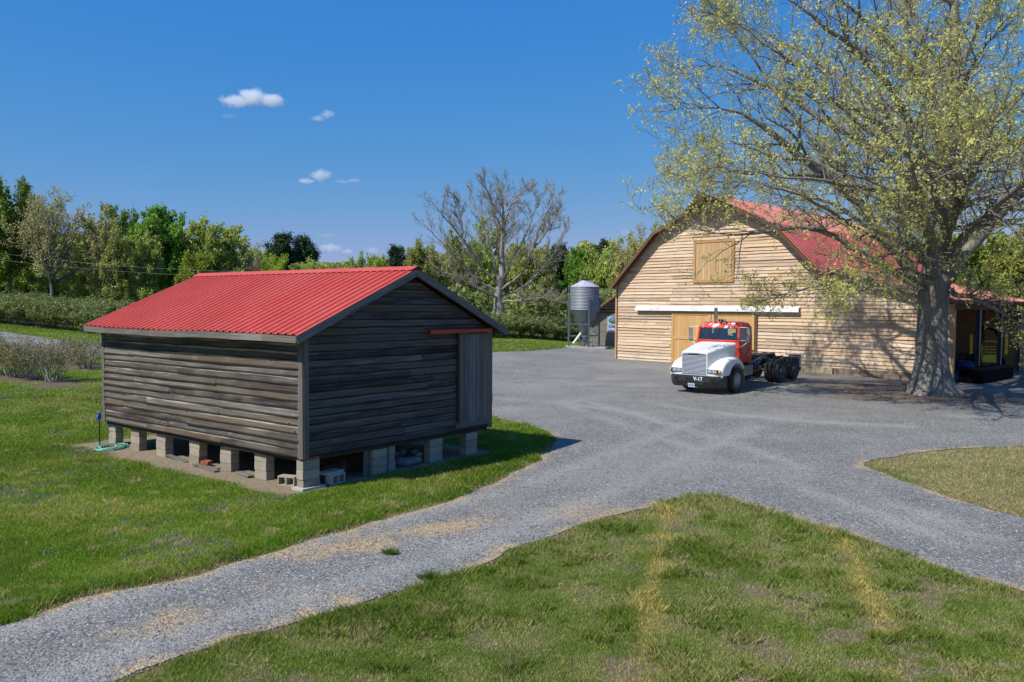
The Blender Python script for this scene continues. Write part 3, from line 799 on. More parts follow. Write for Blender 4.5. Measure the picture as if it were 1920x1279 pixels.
# piers: each is its own stack
def pier(x, y, z1, blocks, brick=False, holes=False, rx=0.0, w=.2, d=.4, alongx=False, foot=False):
    mb = MB(int(x * 100 + y * 10 + 500)); z = 0.0
    H = z1 / blocks if not brick else (z1 - .065) / blocks
    for k in range(blocks):
        j = r.uniform(-.008, .008)
        dx, dy = (d, w) if alongx else (w, d)
        mb.box((x + j, y + r.uniform(-.006, .006), z + H / 2), (dx, dy, H - .006), Matrix.Rotation(r.uniform(-.02, .02), 3, 'Z')); z += H
    o = mb.build('pier', M_block, shed, bevel=.005)
    if brick:
        mb = MB(77)
        for i in range(5):
            mb.box((x + (i - 2) * .082, y, z1 - .033), (.076, .2, .06))
        mb.build('brick_course', M_brick, o)
    if foot:
        mb = MB(78); mb.box((x, y - .02, .02), (.56, .34, .05)); mb.build('footing', M_conc, o)
    return o
def shed_local(px, py):
    g = at(px, py) - SH
    return g @ SG, g @ SA
for px, bl in ((207, 3), (252, 3), (299, 3), (358, 3), (418, 3), (488, 3)):
    pass
for y in (7.78, 6.62, 5.42, 4.00, 2.78, 1.52):
    pier(.19, y, SHZ - .11, 3)
pier(.20, .12, SHZ - .01, 3, brick=True, alongx=True, foot=True)
for (x, y, ax) in ((1.99, .12, True), (2.43, .32, False), (3.75, .14, True), (4.98, .14, True), (5.35, 1.6, False), (5.35, 3.2, False), (5.35, 4.8, False), (5.35, 6.4, False), (5.35, 7.75, False), (2.6, 7.7, True), (2.7, 2.8, False), (2.7, 5.3, False)):
    pier(x, y, SHZ - .11, 3, alongx=ax)
mb = MB(16)
for (x0, w) in ((1.66, .11), (2.26, .13)):
    mb = MB(16); mb.box((x0, .1, .28), (w, .03, .54), Matrix.Rotation(.03, 3, 'Y')); mb.build('skirt_board', M_trim, shed)
SHM = shed.matrix_basis.copy()
def shedpt(x, y, z=0):
    p = SH + SG * x + SA * y
    return (p[0], p[1], z)
srz = math.atan2(SG[1], SG[0])
# things lying under and beside the shed
def prop(name, mb, mat, loc, rz, label, cat, group=None, **k):
    o = mb.build(name, mat, None, **k); o.location = loc; o.rotation_euler = (0, 0, rz)
    return tag(o, label, cat, group)
def hollow_block(mb, seed=0):
    for y in (-.085, .085): mb.box((0, y, .1), (.39, .03, .19))
    for x in (-.18, 0, .18): mb.box((x, 0, .1), (.03, .14, .188))
mb = MB(20); hollow_block(mb)
o = prop('cinder_block', mb, M_block, shedpt(-.02, .62, .004), srz + .5, 'tan cinder block lying tipped just left of the front corner pier', 'cinder block', bevel=.004)
o.rotation_euler = (math.pi / 2, 0, srz + 1.9); o.location = shedpt(.0, .56, .10)
mb = MB(21); hollow_block(mb)
o = prop('cinder_block', mb, M_conc, shedpt(.78, .12, .11), srz, 'pale grey cinder block with its holes facing out, right of the front corner pier', 'cinder block', bevel=.004)
o.rotation_euler = (math.pi / 2, 0, srz + .15)
mb = MB(22); mb.box((0, 0, .0), (.46, .30, .055)); prop('concrete_slab', mb, M_conc, shedpt(.78, .14, .225), srz + .15, 'thin pale concrete slab lying on the grey cinder block under the shed', 'slab', bevel=.006)
M_pipe = simple('red clay pipe', (.26, .075, .05), .8, 0, .4, 8, (.33, .26, .2))
for i, (x, y, L, a) in enumerate(((1.15, .65, 1.5, .3), (1.2, .85, 1.4, .12), (1.05, 1.05, 1.6, .45))):
    mb = MB(30 + i); mb.lathe([(.085, -L / 2), (.085, L / 2 - .12), (.105, L / 2 - .11), (.105, L / 2), (.08, L / 2), (.07, L / 2 - .1), (.07, -L / 2), (.085, -L / 2)], 14, axis='X')
    prop('clay_pipe', mb, M_pipe, shedpt(x, y, .09 + (.03 if i == 1 else 0)), srz + a, ['dull red clay pipe nearest the edge under the shed gable', 'dull red clay pipe in the middle of the three under the shed', 'dull red clay pipe farthest in of the three under the shed'][i], 'pipe', 'clay pipes under the shed', smooth=True)
M_rock = simple('field stone', (.26, .25, .24), .9, 0, .4, 14, (.14, .12, .1), .01)
rk = random.Random(3)
for i in range(11):
    x, y = 2.75 + rk.random() * .8, .25 + rk.random() * .6; s = rk.uniform(.09, .17)
    mb = MB(40 + i); mb.blob((0, 0, 0), s, 2, .09, (1.25, .85, .65))
    prop('rock', mb, M_rock, shedpt(x, y, s * .5 + (.14 if i > 6 else 0)), rk.random() * 6, 'rough grey fieldstone in the rock pile under the shed gable', 'rock', 'rocks piled under the shed', smooth=True)
for i, (x, y, L, a, z) in enumerate(((.12, 4.75, .95, 1.5, .03), (.02, 3.4, .75, 1.7, .03), (-.04, 3.25, .9, 1.45, .025), (.10, 2.1, .7, 1.35, .03), (.55, 1.0, .9, .6, .03))):
    mb = MB(60 + i); mb.box((0, 0, 0), (L, .13, .03), Matrix.Rotation(.03 * (i - 2), 3, 'Y'))
    prop('loose_board', mb, M_trim, shedpt(x, y, z), srz + a, ['grey board lying on the soil between the third and fourth side piers', 'grey board lying beside the brick stack under the shed', 'split grey board on the bare soil in front of the brick stack', 'short grey board on the soil between the fifth and sixth side piers', 'dark board lying in the shade behind the corner cinder block'][i], 'board')
for i in range(4):
    mb = MB(70 + i); mb.box((0, 0, 0), (.2, .09, .06))
    prop('brick', mb, M_brick, shedpt(.10 + (i % 2) * .03, 3.62 - (i // 2) * .12, .032 + .062 * (i % 2)), srz + .2 + .1 * i, 'red brick in the low stack beside the fourth side pier', 'brick', 'bricks stacked beside a pier', bevel=.004)
mb = MB(80); pts = []
for k in range(260):
    th = k * .17; rr = .34 + .07 * math.sin(k * .31) + .03 * math.sin(k * .77)
    pts.append((rr * math.cos(th) * 1.15, rr * math.sin(th) * .8 , .02 + .07 * abs(math.sin(k * .13)) * (k / 260) + .0))
mb.tube(pts, .013, 6)
prop('garden_hose', mb, simple('mint hose', (.16, .48, .36), .4, 0, .2), shedpt(-.15, 7.32, 0), srz + .6, 'coiled mint green garden hose on the soil by the far left pier', 'hose', smooth=True)
hyd = empty('yard_hydrant', shedpt(-.10, 8.02, 0), srz, 'blue topped yard hydrant on a thin dark pipe at the far shed corner', 'hydrant')
mb = MB(81); mb.tube([(0, 0, 0), (0, 0, .72)], .016, 8); mb.build('pipe', simple('dark pipe', (.03, .035, .04), .5, .5), hyd)
mb = MB(82); mb.box((0, 0, .75), (.07, .07, .16)); mb.tube([(0, 0, .82), (-.1, -.02, .66)], .02, 8); mb.bar((0, 0, .84), (.12, .03, .88), .02)
mb.build('valve_head', simple('blue enamel', (.015, .09, .42), .4), hyd, bevel=.01)

# ------------------------------------------------------------------ the big barn
TH = R(46)
BL = at(1157, 673)
BU = np.array([math.cos(TH), -math.sin(TH)])
barn = empty('barn', (BL[0], BL[1], 0), -TH, 'large gambrel barn of fresh tan boards with a red metal roof and side shed', 'barn')
M_new = wood('fresh sawn siding', (.20, .13, .08), (.57, .425, .29), (.77, .66, .51), (.62, .42, .25), .75, True, .85, .004, .42, (.40, .33, .26))
M_newtrim = wood('fresh trim', (.26, .14, .06), (.42, .25, .12), (.55, .36, .19), (.46, .24, .09), .7, False, .8, .003, .25)
M_hatch = wood('pale hatch board', (.34, .21, .09), (.52, .355, .185), (.64, .47, .29), (.48, .30, .14), .65, True, .9, .003, .35)
M_doorw = wood('varnished door board', (.38, .22, .08), (.57, .36, .155), (.68, .46, .23), (.52, .30, .11), .55, False, .7, .002, .22)
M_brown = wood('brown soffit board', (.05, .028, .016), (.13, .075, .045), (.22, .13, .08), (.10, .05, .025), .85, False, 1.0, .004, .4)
M_bred = corrugated_red('old red barn roof', (.38, .040, .026), (.50, .088, .062))
r = random.Random(9)
BD = 17.0; RX = 7.45; RZ = 10.3; BX = 4.18; BZ = 8.33; EX = 7.6; EZ = 4.92; LX = 21.4; LZ0 = 5.72; LZ1 = 3.98; WR = 21.0
def roofz(x):
    d = abs(x - RX)
    return RZ - (RZ - BZ) * d / BX if d < BX else BZ - (BZ - EZ) * (d - BX) / (EX - BX)
def leanz(x): return LZ0 + (LZ1 - LZ0) * (x - 14.7) / (LX - 14.7)
def left_of(z):
    z = z + .14
    if z > BZ: return RX - BX * (RZ - z) / (RZ - BZ)
    return max(0.07, RX - BX - (EX - BX) * (BZ - z) / (BZ - EZ))
def right_of(z):
    z = z + .14; out = 2 * RX - left_of(z - .14)
    if z < LZ0: out = max(out, min(WR - .05, 14.7 + (LX - 14.7) * (LZ0 - z - .06) / (LZ0 - LZ1)))
    return min(out, WR - .05)
mb = MB(101)
siding(mb, (0, 0, 0), (1, 0, 0), (0, -1, 0), -.02, RZ - .25, .198, lambda z: left_of(z), lambda z: right_of(z) if z > .15 else min(WR - .05, right_of(z)), .066, .014, r, (2.2, 5.2))
mb.build('siding', M_new, barn)
mb = MB(102)
siding(mb, (0, 0, 0), (0, 1, 0), (-1, 0, 0), 0, EZ - .1, .198, lambda z: .05, lambda z: BD - .05, .04, .008, r)
siding(mb, (0, BD, 0), (1, 0, 0), (0, 1, 0), 0, RZ - .25, .198, lambda z: left_of(z), lambda z: 2 * RX - left_of(z), .04, .008, r)
mb.build('siding', M_new, barn)
mb = MB(103); mb.box((-.055, -.05, 2.5), (.12, .12, 5.1)); mb.build('corner_post', M_newtrim, barn)
mb = MB(103); mb.box((WR + .04, -.02, 1.85), (.20, .2, 3.9)); mb.build('corner_post', M_newtrim, barn)
mb = MB(104)
core = [(.05, 0), (14.9, 0), (14.9, EZ - .1)] + [(RX + BX, BZ - .15), (RX, RZ - .15), (RX - BX, BZ - .15), (.05, EZ - .1)]
mb.poly([(x, .02, z) for x, z in core], BD - .06, (0, 1, 0))
mb.poly([(14.92, .02, -.2), (WR - .02, .02, -.2), (WR - .02, .02, leanz(WR) - .12), (14.92, .02, leanz(14.92) - .12)], .12, (0, 1, 0))
mb.build('inner_fill', M_brown, barn)
OF = .62
mb = MB(105)
def slab(mb, p, q, y0, y1, kind):
    """a ribbed sheet between profile points p (upper) and q (lower)"""
    d = Vector((q[0] - p[0], 0, q[1] - p[1])); sl = d.length; d.normalize()
    n = Vector((-d.z, 0, d.x)); n = n if n.z > 0 else -n
    ribbed(mb, (p[0], y0, p[1]), (0, 1, 0), y1 - y0, d, sl, n, .42, .03, .035, lambda a, f: .02 * math.sin(a * .7 + p[0]) * (f * (1 - f)) * 2)
prof = [(RX, RZ), (RX + BX, BZ), (RX + EX, EZ)]
for s in (-1, 1):
    pp = [(RX + s * (a - RX), z) for a, z in prof]
    for a, b2 in zip(pp[:-1], pp[1:]): slab(mb, a, b2, -OF, BD + .4, 0)
broof = mb.build('roof', M_bred, barn, fix=False)
mb = MB(106); slab(mb, (14.55, LZ0 + .04), (LX, LZ1), -OF, 12.3, 0); lroof = mb.build('side_roof', M_bred, barn, fix=False)
mb = MB(107)
for s in (-1, 1):                                             # hay hood at the peak
    a = (RX, RZ + .035); b2 = (RX + s * 1.9, RZ + .035 - (RZ - BZ) / BX * 1.9)
    mb.poly([(a[0], -OF - 1.25, a[1] + .12), (a[0], -OF + .05, a[1]), (b2[0], -OF + .05, b2[1]), (b2[0] * .35 + a[0] * .65, -OF - .75, b2[1] * .35 + a[1] * .65 + .06)], .05, (0, 0, -1))
mb.build('hay_hood', simple('galvanised sheet', (.42, .41, .39), .45, .6, .35, 3, (.2, .1, .06)), broof)
mb = MB(108)
def under(mb, p, q, y0, y1, th=.05, off=.045):
    d = Vector((q[0] - p[0], 0, q[1] - p[1])); L = d.length; d.normalize(); n = Vector((-d.z, 0, d.x)); n = n if n.z > 0 else -n
    c = (Vector((p[0], 0, p[1])) + Vector((q[0], 0, q[1]))) / 2 - n * off
    M3 = Matrix((d, Vector((0, 1, 0)), n)).transposed()
    k = max(2, int(L / .28))
    for i in range(k):
        cc = Vector((p[0], 0, p[1])) + d * (L * (i + .5) / k) - n * off
        mb.box((cc.x, (y0 + y1) / 2, cc.z), (L / k - .008, y1 - y0, th), M3)
for s in (-1, 1):
    pp = [(RX + s * (a - RX), z) for a, z in prof]
    for a, b2 in zip(pp[:-1], pp[1:]):
        under(mb, a, b2, -OF + .02, BD + .35)
        mb.bar((a[0], -OF + .0, a[1] - .13), (b2[0], -OF + .0, b2[1] - .13), .05, .20)
        mb.bar((a[0], -OF + .3, a[1] - .14), (b2[0], -OF + .3, b2[1] - .14), .06, .14)
mb.build('soffit', M_brown, broof)
mb = MB(109); under(mb, (14.9, LZ0), (LX, LZ1), -OF + .02, 12.28)
mb.bar((14.9, -OF, LZ0 - .10), (LX, -OF, LZ1 - .10), .05, .18)
for j in range(8): mb.bar((15, j * 1.7 + .2, LZ0 - .16), (LX - .1, j * 1.7 + .2, LZ1 - .14), .06, .15)
mb.bar((LX - .28, -.1, LZ1 - .34), (LX - .28, 12.2, LZ1 - .34), .1, .26); mb.bar((LX - .03, -OF + .02, LZ1 - .10), (LX - .03, 12.2, LZ1 - .10), .03, .17)
mb.build('soffit', M_brown, lroof)
# loft hatch, sliding doors, rail hood, footing
ht = empty('loft_hatch', (0, 0, 0)); ht.parent = barn
mb = MB(110)
x = 6.2
while x < 8.66:
    w = r.uniform(.17, .24); w = min(w, 8.72 - x); mb.box((x + w / 2, -.085, 6.35), (w - .01, .03, 2.25)); x += w
mb.build('hatch_board', M_hatch, ht)
mb = MB(111); mb.box((6.10, -.10, 6.33), (.16, .06, 2.55)); mb.box((8.80, -.10, 6.33), (.16, .06, 2.55)); mb.box((7.45, -.102, 5.14), (2.84, .065, .17)); mb.box((7.45, -.102, 7.56), (2.84, .06, .14)); mb.build('hatch_frame', M_newtrim, ht)
def bdoor(x0, x1):
    d = empty('sliding_door', (0, 0, 0)); d.parent = barn
    mb = MB(int(x0 * 10)); z0, z1 = .06, 3.2; x = x0 + .1
    while x < x1 - .12:
        w = min(.17, x1 - .1 - x); mb.box((x + w / 2, -.10, (z0 + z1) / 2), (w - .006, .03, z1 - z0 - .05)); x += w
    mb.build('door_board', M_doorw, d)
    mb = MB(int(x0 * 10) + 1)
    for x in (x0 + .09, x1 - .09): mb.box((x, -.128, (z0 + z1) / 2), (.18, .045, z1 - z0))
    for z in (z0 + .1, 1.62, z1 - .07): mb.box(((x0 + x1) / 2, -.126, z), (x1 - x0 - .37, .045, .2 if z < 3 else .14))
    mb.build('door_frame', M_doorw, d)
bdoor(4.48, 7.37); bdoor(7.41, 10.30)
mb = MB(112); mb.box((10.42, -.09, 1.6), (.12, .12, 3.2)); mb.build('door_jamb', M_brown, barn)
mb = MB(113)
mb.poly([(1.70, -.06, 3.62), (1.70, -.30, 3.52), (1.70, -.32, 3.30), (1.70, -.29, 3.30), (1.70, -.26, 3.49), (1.70, -.06, 3.58)], 11.4, (1, 0, 0))
mb.build('rail_hood', simple('white painted steel', (.78, .78, .76), .35, 0, .08, 4, (.55, .53, .5)), barn)
mb = MB(114); mb.box((12.9, -.16, .12), (4.4, .22, .34)); mb.build('footing', simple('yellowish concrete', (.44, .36, .22), .9, 0, .3, 9, (.25, .2, .13)), barn, bevel=.01)
mb = MB(115); mb.box((18.0, -.06, .08), (5.9, .05, .42)); mb.build('skirt_board', wood('damp skirt board', (.08, .06, .05), (.20, .15, .11), (.32, .25, .19), (.2, .13, .08), .85), barn)
M_post = simple('green grey steel', (.085, .12, .125), .45, .3, .2, 4, (.16, .1, .06))
for j, y in enumerate((.35, 3.75, 7.45, 11.1)):
    mb = MB(120 + j)
    if j == 0: continue
    mb.box((WR + .05, y, 1.75), (.2, .012, 3.7)); mb.box((WR - .05, y, 1.75), (.012, .2, 3.7)); mb.box((WR + .15, y, 1.75), (.012, .2, 3.7))
    mb.build('steel_post', M_post, barn)
mb = MB(125)
siding(mb, (15, 12.2, 0), (1, 0, 0), (0, -1, 0), 0, 3.7, .2, lambda z: 0.0, lambda z: 6.0, .03, .006, r)
mb.box((18, 12.3, 1.9), (6.1, .1, 3.9))
for xx in (15.4, 17.2, 19, 20.8): mb.box((xx, 12.1, 1.9), (.12, .12, 3.8))
mb.build('end_wall', M_newtrim, barn)
mb = MB(126)
for j in range(9): mb.box((14.98, .6 + j * 1.4, 2.4), (.1, .14, 4.8))
mb.build('stud', M_newtrim, barn)
BTH = -TH
def barnpt(x, y, z=0):
    c, s = math.cos(BTH), math.sin(BTH)
    return (BL[0] + x * c - y * s, BL[1] + x * s + y * c, z)
# things under the side roof
M_bk = simple('black plastic', (.004, .004, .006), .9, spec=.08)
tank = empty('black_tank', barnpt(WR + .7, 3.2, float(T(*barnpt(WR + .7, 3.2)[:2]))), BTH, 'long low black tank lying in front of the steel posts of the side shed', 'tank')
mb = MB(130); mb.box((0, 0, .36), (1.1, 5.2, .7)); mb.build('body', M_bk, tank, bevel=.12)
mb = MB(131); mb.lathe([(0, -2.75), (.3, -2.75), (.36, -2.6), (.36, -2.5)], 16, (0, 0, .36), 'Y'); mb.build('end_cap', M_bk, tank, smooth=True)
fl = empty('forklift', barnpt(19.75, 10.2), BTH + .62, 'yellow forklift with an open slatted backrest parked inside the side shed', 'forklift')
M_yel = simple('yellow machine paint', (.95, .55, .02), .45, 0, .25, 5, (.3, .2, .05))
mb = MB(132); mb.box((0, 0, .62), (1.05, .75, .5)); mb.build('body', M_yel, fl, bevel=.08)
mb = MB(133)
for s in (-1, 1): mb.tube([(s * .42, -.05, .8), (s * .44, -.1, 1.45), (s * .30, -.1, 1.62), (0, -.1, 1.66)], .045, 8)
for z in (1.0, 1.16, 1.32): mb.bar((-.42, -.1, z), (.42, -.1, z), .05, .05)
mb.build('guard', M_yel, fl)
for s in (-1, 1):
    mb = MB(134); mb.box((s * .95, .1, 1.45), (.16, .12, 1.15)); mb.build('mast', M_yel, fl)
for s in (-1, 1):
    mb = MB(135); mb.lathe([(0, -.12), (.3, -.12), (.36, -.06), (.36, .06), (.3, .12), (0, .12)], 16, (s * .72, .1, .37), 'X'); mb.build('wheel', M_bk, fl, smooth=True)
mb = MB(136)
for s in (-1, 1): mb.tube([(s * .75, .3, .6), (s * .8, .5, 1.6), (s * .5, .6, 2.3), (0, .6, 2.45)], .07, 8)
mb.build('roll_cage', M_bk, fl, smooth=True)
M_log = simple('split firewood', (.25, .17, .11), .9, 0, .45, 12, (.42, .34, .24))
rk = random.Random(6)
for i in range(34):
    col, row = i % 9, i // 9
    mb = MB(140 + i); L = .5; rr = rk.uniform(.10, .15)
    mb.lathe([(0, -L / 2), (rr, -L / 2), (rr * .95, L / 2), (0, L / 2)], 7, (0, 0, 0), 'X')
    o = prop('firewood_log', mb, M_log, barnpt(16.6 + col * .29 + (row % 2) * .13, 11.6 + rk.uniform(-.1, .1), .13 + row * .23), BTH + math.pi / 2 + rk.uniform(-.15, .15), 'cut log in the firewood stack behind the steel posts of the side shed', 'log', 'firewood stacked in the side shed')
mb = MB(180); mb.blob((0, 0, .25), .5, 3, .12, (1.2, .8, .6)); prop('blue_tarp', mb, simple('blue tarp', (.02, .08, .25), .5), barnpt(18.9, 8.6), BTH, 'crumpled blue tarp on the floor behind the black tank', 'tarp', smooth=True)
M_rf = simple('red painted steel', (.35, .02, .02), .5)
ht = empty('hand_truck', barnpt(19.0, 7.3, .0), BTH + .3, 'red hand truck frame standing just inside the barn corner', 'hand truck')
mb = MB(181)
for x in (-.2, .2): mb.tube([(x, 0, .15), (x, 0, 1.3)], .022, 6)
for z in (.3, .7, 1.1, 1.3): mb.bar((-.2, 0, z), (.2, 0, z), .03)
mb.box((0, -.15, .03), (.4, .3, .02)); mb.build('frame', M_rf, ht)
for x in (-.27, .27):
    mb = MB(182); mb.lathe([(0, -.04), (.13, -.04), (.13, .04), (0, .04)], 12, (x, .06, .13), 'X'); mb.build('wheel', M_bk, ht)
# ------------------------------------------------------------------ semi truck without trailer
TF = np.array([-math.sin(R(42)), -math.cos(R(42))])
TO = np.array([8.476, 34.803])
zf = float(T(*TO)); rearp = TO - TF * 4.95; zr = float(T(*rearp))
truck = empty('semi_truck', (TO[0], TO[1], zf + .012), 0, 'white and red conventional semi truck cab without a trailer, parked before the barn doors', 'truck')
pitch = math.atan2(zr - zf, 4.95)
truck.rotation_euler = (0, pitch, math.atan2(TF[1], TF[0]))
def paint(name, col, chips=None, rough=.3, amt=(.56, .62)):
    m, nt, b = newmat(name, rough, 0, .5)
    tc = nd(nt, 'ShaderNodeTexCoord').outputs['Object']
    n = nd(nt, 'ShaderNodeTexNoise', {'Vector': tc, 'Scale': 2.2, 'Detail': 8.0, 'Roughness': .65}).outputs[0]
    n2 = nd(nt, 'ShaderNodeTexNoise', {'Vector': tc, 'Scale': 11.0, 'Detail': 6.0, 'Roughness': .7}).outputs[0]
    c = mixc(nt, ramp(nt, n2, [(.35, .28), (.7, 0)]), col, [x * .6 for x in col])
    if chips: c = mixc(nt, ramp(nt, n, [(amt[0], 0), (amt[1], 1)]), c, chips)
    nt.links.new(c, b.inputs['Base Color']); b.inputs['Coat Weight'].default_value = .25
    nt.links.new(ramp(nt, n2, [(.3, rough * .8), (.7, rough * 1.7)]), b.inputs['Roughness'])
    return m
P_white = paint('white truck paint', (.76, .77, .78), None, .32)
P_red = paint('red truck paint', (.60, .050, .018), (.68, .13, .05), .35, (.62, .8))
P_roof = paint('peeling red roof paint', (.62, .055, .03), (.80, .74, .74), .4, (.555, .60))
P_blk = simple('black bumper', (.025, .030, .036), .38, 0, .3, 4, (.09, .085, .08))
P_chr = simple('polished metal', (.62, .62, .64), .22, 1.0, .2, 9)
P_sil = simple('silver grille paint', (.55, .56, .62), .3, .6, .15, 9)
P_frm = simple('greasy black frame', (.022, .021, .020), .6, .2, .4, 9, (.07, .06, .05))
P_gry = simple('dull grey metal', (.28, .28, .29), .5, .5, .25, 6, (.14, .13, .12))
P_tyr = simple('tyre rubber', (.035, .033, .032), .85, 0, .3, 12, (.11, .10, .09))
P_rim = simple('grey wheel rim', (.42, .42, .43), .5, .2, .3, 8, (.2, .19, .18))
P_amb = simple('amber lens', (.75, .42, .02), .25, 0, .1, 9)
P_lmp = simple('lamp glass', (.55, .60, .62), .08, .4, .3, 20)
P_wht = simple('white lettering paint', (.8, .8, .8), .5, 0, .1)
P_ylw = simple('yellow flap', (.70, .42, .015), .5, 0, .3, 6, (.4, .25, .05))
P_rub = simple('black rubber', (.012, .012, .012), .5)
P_seat = simple('dark cab trim', (.03, .03, .035), .8)
gl = bpy.data.materials.new('cab glass'); gl.use_nodes = True
nt = gl.node_tree
gb = nd(nt, 'ShaderNodeBsdfGlossy', {'Color': (.9, .95, 1, 1), 'Roughness': .03})
tb = nd(nt, 'ShaderNodeBsdfTransparent', {'Color': (.82, .92, .88, 1)})
fr = nd(nt, 'ShaderNodeFresnel', {'IOR': 1.5})
mx = nd(nt, 'ShaderNodeMixShader', {0: mth(nt, 'ADD', mth(nt, 'MULTIPLY', fr.outputs[0], 1.0), .06), 1: tb.outputs[0], 2: gb.outputs[0]})
nt.links.new(mx.outputs[0], nt.nodes['Material Output'].inputs[0])
# hood: rounded loft from grille to cowl
def hood_sec(x, w, zt, zb, r, crown):
    pts = [(x, -w - .02, zb)]
    for k in range(9):
        a = math.pi - k * (math.pi / 2) / 8
        pts.append((x, -w + r + r * math.cos(a), zt - r + r * math.sin(a)))
    for k in range(1, 8):
        f = k / 8; yy = (-w + r) * (1 - 2 * f); pts.append((x, yy, zt + crown * (1 - (2 * f - 1) ** 2)))
    for k in range(9):
        a = math.pi / 2 - k * (math.pi / 2) / 8
        pts.append((x, w - r + r * math.cos(a), zt - r + r * math.sin(a)))
    pts.append((x, w + .02, zb))
    return pts
mb = MB(201)
secs = [(-.50, .86, 2.03, 1.10, .09), (-.2, .84, 2.005, 1.05, .09), (.3, .775, 1.945, 1.0, .09), (.8, .70, 1.87, .92, .085), (1.2, .64, 1.80, .84, .08), (1.41, .61, 1.765, .80, .08), (1.47, .59, 1.735, .80, .075)]
rows = [hood_sec(x, w, zt, zb, rr, .018) for x, w, zt, zb, rr in secs]
mb.grid(rows)
hood = mb.build('hood', P_white, truck, smooth=True)
mb = MB(202)
fs = hood_sec(1.47, .59, 1.735, .80, .075, .018); ins = hood_sec(1.47, .535, 1.69, .84, .06, .012)
mb.grid([fs, ins]); mb.grid([[(1.47, -.595, .80), (1.47, .595, .80)], [(1.47, -.535, .84), (1.47, .535, .84)]])
mb.build('grille_surround', P_white, hood)
gr_ = empty('grille', (0, 0, 0)); gr_.parent = truck
mb = MB(203)
mb.poly([(1.44, y, z) for _, y, z in hood_sec(1.45, .54, 1.70, .83, .06, .012)]); mb.build('grille_back', P_frm, gr_)
mb = MB(204)
for k in range(15):
    z = .885 + k * .051; mb.box((1.468, 0, z), (.034, 1.06, .024), Matrix.Rotation(-.4, 3, 'Y'))
mb.box((1.47, 0, 1.665), (.022, 1.02, .03)); mb.box((1.47, -.54, 1.25), (.028, .025, .84)); mb.box((1.47, .54, 1.25), (.028, .025, .84)); mb.box((1.47, 0, .845), (.028, 1.06, .022))
mb.build('grille_slats', P_sil, gr_)
mb = MB(205); mb.box((1.485, 0, 1.675), (.02, .50, .05)); mb.build('badge', P_frm, gr_, bevel=.006)
mb = MB(2051)
for k in range(11): mb.box((1.497, -.2 + k * .04, 1.675), (.004, .022, .022))
mb.build('badge_lettering', P_chr, gr_)
# fenders
for s in (1, -1):
    O = [(1.45, .80), (1.46, .95), (1.43, 1.08), (1.30, 1.20), (1.10, 1.30), (.85, 1.39), (.55, 1.455), (.25, 1.485), (0, 1.48), (-.2, 1.42), (-.36, 1.30), (-.46, 1.17), (-.50, 1.05)]
    I = [(1.30, .80), (1.0, .80), (.78, .80), (.70, .84), (.655, .93), (.58, 1.03), (.46, 1.13), (.30, 1.20), (.10, 1.235), (-.12, 1.22), (-.29, 1.14), (-.41, 1.03), (-.47, .96)]
    mb = MB(206)
    def L_(y, lst): return [(x, y * s, z) for x, z in lst]
    sh = lambda lst, d: [(x * (1 - d * .03) if x > 1.2 else x, z - d) for x, z in lst]
    nose = lambda y: [(x - (.10 if x > 1.2 else 0) * sst((y - .9) / .3), z) for x, z in O]
    mb.grid([L_(.50, nose(.5)), L_(.80, nose(.8)), L_(1.02, nose(1.02)), L_(1.13, sh(nose(1.13), .012)), L_(1.185, sh(nose(1.18), .05)), L_(1.20, sh(nose(1.2), .11)) if False else L_(1.2, [(x - .02, z - .085) for x, z in nose(1.2)]), L_(1.2, I), L_(1.12, I), L_(.5, I)])
    fx = [(x, z) for x, z in nose(1.0)]
    fd = mb.build('fender', P_white, truck, smooth=True)
    mb = MB(207)
    mb.box((1.462, s * .835, .985), (.03, .52, .17)); lb = mb.build('lamp_bezel', P_blk, fd, bevel=.01)
    for k in (0, 1):
        mb = MB(208); mb.box((1.48, s * (.70 + .21 * k), .985), (.02, .185, .125)); mb.build('headlight', P_lmp, fd, bevel=.015)
    mb = MB(209); mb.blob((1.415, s * 1.115, .985), .09, 2, 0, (.75, .75, 1)); mb.build('turn_signal', P_amb, fd, smooth=True)
    # valance between hood and fender front
    mb = MB(210); mb.grid([[(1.46, s * .56, .80), (1.46, s * .56, 1.15), (1.40, s * .56, 1.28)], [(1.455, s * .62, .80), (1.455, s * .62, 1.10), (1.38, s * .62, 1.20)]]); mb.build('valance', P_white, fd)
# bumper
plan = [(.98, -1.22), (1.18, -1.215), (1.34, -1.16), (1.46, -1.02), (1.53, -.8), (1.56, -.4), (1.565, 0), (1.56, .4), (1.53, .8), (1.46, 1.02), (1.34, 1.16), (1.18, 1.215), (.98, 1.22)]
mb = MB(211)
prof = [(0, .79, -.10), (0, .79, 0), (.0, .55, 0), (-.01, .535, -.012), (-.03, .44, -.02), (-.12, .31, -.07), (-.22, .29, -.1)]
rows = []
for (dx, z, sh_) in prof: rows.append([(x + (dx if abs(y) < 1.2 else dx * .6) + (sh_ if abs(y) < .9 else 0), y * (1 + sh_ * .35), z) for x, y in plan])
mb.grid(rows); bp = mb.build('bumper', P_blk, truck, smooth=True)
for s in (-1, 1):
    mb = MB(212); mb.box((1.535, s * .83, .66), (.03, .14, .10), Matrix.Rotation(s * .2, 3, 'Z')); mb.build('tow_pocket', P_rub, bp)
mb = MB(213); mb.box((1.567, -.22, .655), (.012, .30, .07)); mb.build('bumper_slot', P_rub, bp)
mb = MB(214); mb.box((1.56, -.08, .395), (.015, .31, .165), Matrix.Rotation(.15, 3, 'Y')); pl = mb.build('licence_plate', simple('pale blue plate', (.52, .60, .72), .5, 0, .2, 30), bp)
mb = MB(215)
for k in range(6): mb.box((1.572, -.19 + k * .045, .40), (.004, .025, .05))
mb.build('plate_marks', simple('plate blue', (.06, .10, .25), .5), pl)
